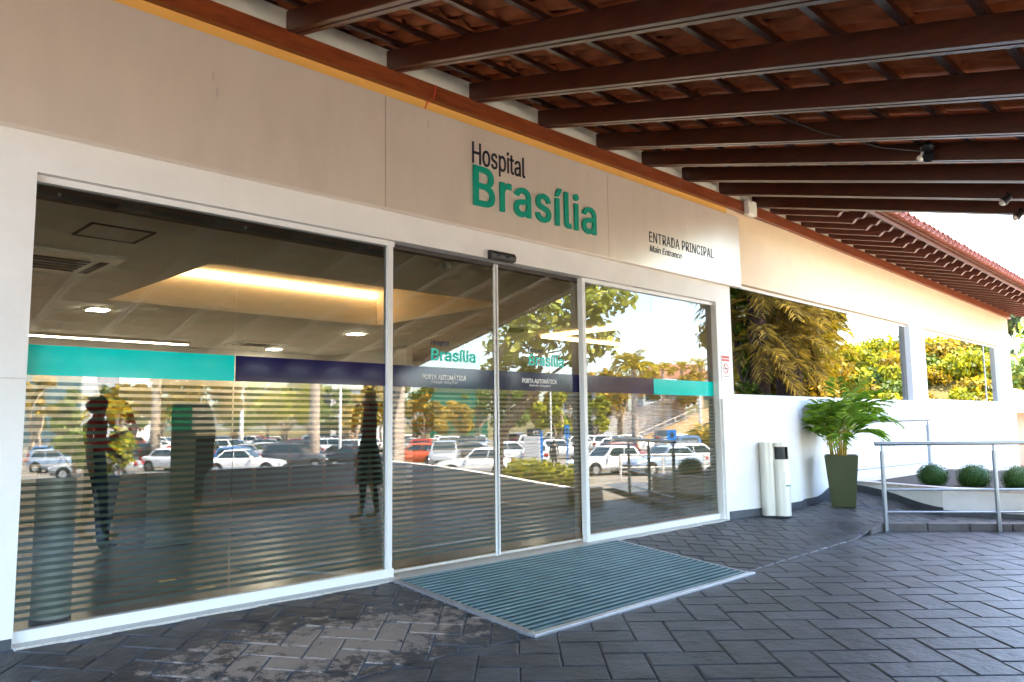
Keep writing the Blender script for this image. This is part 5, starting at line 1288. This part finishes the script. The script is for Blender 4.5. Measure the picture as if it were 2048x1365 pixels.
# signs
t = thing('information_totem', 'grey information totem with dark cap and blue edge among the cars', 'sign', (33.7, -27.1, -1.4)); zt_ = ground_z(33.7, -27.1)
ux = Vector((.71, .70, 0)); n = Vector((-.70, .71, 0))
def slab(b, c, u0, u1, v0, v1, z0, z1):
    P = [Vector(c) + ux * u + n * v for u, v in ((u0, v0), (u1, v0), (u1, v1), (u0, v1))]; b.hexa([(p.x, p.y, z0) for p in P], [(p.x, p.y, z1) for p in P]); return b
C0 = (33.7, -27.1, 0)
slab(MB(), C0, -.50, .36, -.08, .08, zt_ + .0, zt_ + 1.95).build('panel', 'totem_grey', t); slab(MB(), C0, .36, .47, -.09, .09, zt_, zt_ + 1.96).build('edge', 'pole_white', t); slab(MB(), C0, .475, .62, -.12, .05, zt_, zt_ + 2.25).build('blue_edge', 'sign_blue', t); slab(MB(), C0, -.32, .47, -.08, .085, zt_ + 1.965, zt_ + 2.40).build('cap', 'dark_metal', t)
for k in range(7): slab(MB(), C0, -.45, .30, .081, .084, zt_ + 1.70 - k * .18, zt_ + 1.72 - k * .18).build('text_line', 'bldg_grey', t)
for k in (0, 1):
    q = MB(); slab(q, C0, .08 + k * .2, .11 + k * .2, .086, .09, zt_ + 2.02, zt_ + 2.26); slab(q, C0, .12 + k * .2, .22 + k * .2, .086, .09, zt_ + 2.02, zt_ + 2.05); slab(q, C0, .12 + k * .2, .22 + k * .2, .086, .09, zt_ + 2.23, zt_ + 2.26); q.build('symbol', 'letter_white', t)
def parksign(label, x, y, zc_, w_=.24, h_=.28):
    t = thing('parking_sign', label, 'sign', (x, y, ground_z(x, y))); z0 = ground_z(x, y)
    MB().tube([(x, y, z0), (x, y, zc_ - h_ - .01)], .045, 8).build('post', 'sign_blue', t); slab(MB(), (x, y, 0), -w_, w_, -.03, .03, zc_ - h_, zc_ + h_).build('plate', 'sign_blue', t)
    slab(MB(), (x, y, 0), -w_ * .35, w_ * .35, .031, .034, zc_ - h_ * .5, zc_ + h_ * .55).build('symbol', 'dark_metal', t)
parksign('blue square parking sign on a blue post in the right pane', 35.8, -18.9, .48); parksign('blue parking sign in front of the white hatchback by the mullion', 43.2, -32.7, .62, .16, .45)
# parapet round the canopy and shrub bed on the island
t = thing('parapet', 'low parapet wall across the far side of the driveway', 'wall', (6, -7.9, -.1))
MB().box(-7, 9.62, -8.25, -8.10, -.3, .44).build('wall', 'planter_white', t)
b = MB(); pr = [(-8.25, .44), (-6.6, .38), (-5.0, .27), (-4.0, .18), (-3.15, .12)]
for (ya, za), (yc, zc_) in zip(pr, pr[1:]): b.hexa([(9.62, ya, -.3), (9.77, ya, -.3), (9.77, yc, -.3), (9.62, yc, -.3)], [(9.62, ya, za), (9.77, ya, za), (9.77, yc, zc_), (9.62, yc, zc_)])
b.build('side_wall', 'planter_white', t)
MB().box(9.62, 10.22, -3.3, -3.15, -.3, .12).build('end_wall', 'planter_white', t)
struct('island_soil', MB().prism([(9.775, -8.3), (12.9, -8.3), (12.7, -7.4), (10.25, -3.32), (9.775, -3.32)], 'z', -1.2, .08), 'soil')
t = thing('ground_shrub', 'low yellow green shrub on the island behind the parapet', 'shrub', (10.4, -4.3, .1))
link('leaves', crown_mesh('leaves', [((10.55 - .08 * k, -5.4 + .34 * k, .26 + .03 * math.sin(k)), .32) for k in range(6)] , 2200, .085, 'leaf_yellow', 3), t)
# bollards with rails beyond the driveway
t = thing('bollard_rail', 'white tubular rail with posts in front of the pale blue car', 'railing', (17, -5.5, -.3))
bp = [(15.6 + .9 * k, -6.9 + .62 * k) for k in range(6)]
for x, y in bp: z = ground_z(x, y); MB().tube([(x, y, z - .1), (x, y, z + .62)], .03, 8).build('post', 'pole_white', t)
MB().tube([(x, y, ground_z(x, y) + .62) for x, y in bp], .025, 8).build('rail', 'pole_white', t); MB().tube([(x, y, ground_z(x, y) + .32) for x, y in bp], .016, 8).build('rail', 'pole_white', t)
# dark silhouettes under the canopy
person('person', 'person with big round hair mirrored as a dark silhouette at left', (3.2, -5.35, -.15), R(-50), 1.66, ('skin', 'cloth_grey', 'cloth_dark', 'shoe'), arms=((14, 30, 85), (30, -25, 75)), bighair=1.22)
person('person', 'person in a long dark dress mirrored as a silhouette beside the mullion', (6.55, -4.45, -.15), R(135), 1.74, ('skin', 'cloth_dark', 'cloth_dark', 'shoe'), arms=((14, 4, 12), (14, 4, 12)), skirt=True, longhair=True, sleeves=1)
t = thing('standing_board', 'dark rounded standing board mirrored in the first left pane', 'board', (5.16, -7.25, -.15))
ux = Vector((.78, .62, 0)); n = Vector((-.62, .78, 0))
pol = [(-.30, .02), (.16, .02), (.20, .55), (.33, .72), (.36, 1.25), (.31, 1.58), (.22, 1.70), (-.30, 1.70)]; b = MB()
vs = [Vector((5.16, -7.25, -.15)) + ux * u + Vector((0, 0, z)) + n * v for v in (-.03, .03) for u, z in pol]; k = len(pol)
b.add(vs, [tuple(range(k)), tuple(range(k, 2 * k))[::-1]] + [(i, k + i, k + (i + 1) % k, (i + 1) % k) for i in range(k)]); b.build('panel', 'black_plastic', t); slab(MB(), (5.16, -7.25, 0), -.34, .3, -.2, .2, -.15, -.131).build('foot', 'dark_metal', t)
person('person', 'pedestrian in dark clothes walking between the totem and the mullion', (33.6, -25.3, ground_z(33.6, -25.3, True)), R(230), 1.70, ('skin', 'cloth_dark', 'cloth_dark', 'shoe'), stride=.22)
person('person', 'person in a green shirt and white trousers among the white cars', (35.4, -37.3, ground_z(35.4, -37.3, True)), R(120), 1.68, ('skin', 'cloth_green', 'cloth_white', 'shoe'), stride=.2)

# ---- far right, seen directly past the end of the wall
t = thing('neighbour_house', 'pink walled house with clay tiled roof past the wall end', 'house', (27, 2, 0))
MB().box(25.8, 34, .2, 9, -.6, 1.35).build('wall', 'pink_wall', t)
MB().hexa([(25.0, -.5, 1.30), (34, -.5, 1.30), (34, 9, 1.30), (25.0, 9, 1.30)], [(28.0, 2.5, 2.25), (34, 2.5, 2.25), (34, 6, 2.25), (28.0, 6, 2.25)]).build('roof', 'clay_out', t)
tree('green tree past the end of the white wall', (36, 1.2), 3.4, 2.4, 4.2, 'leaf_green', 60, 2600, .3); tree('taller tree behind the pink house', (46, 4.5), 5.0, 3.0, 5.0, 'leaf_dark', 61, 2200, .4)
o = MB().tube([(60, 3.6, -1), (60, 3.6, 15.5)], [.09, .05], 8).build('flag_pole', 'rail_metal'); tag(o, 'thin grey pole against the sky at the right edge', 'pole')
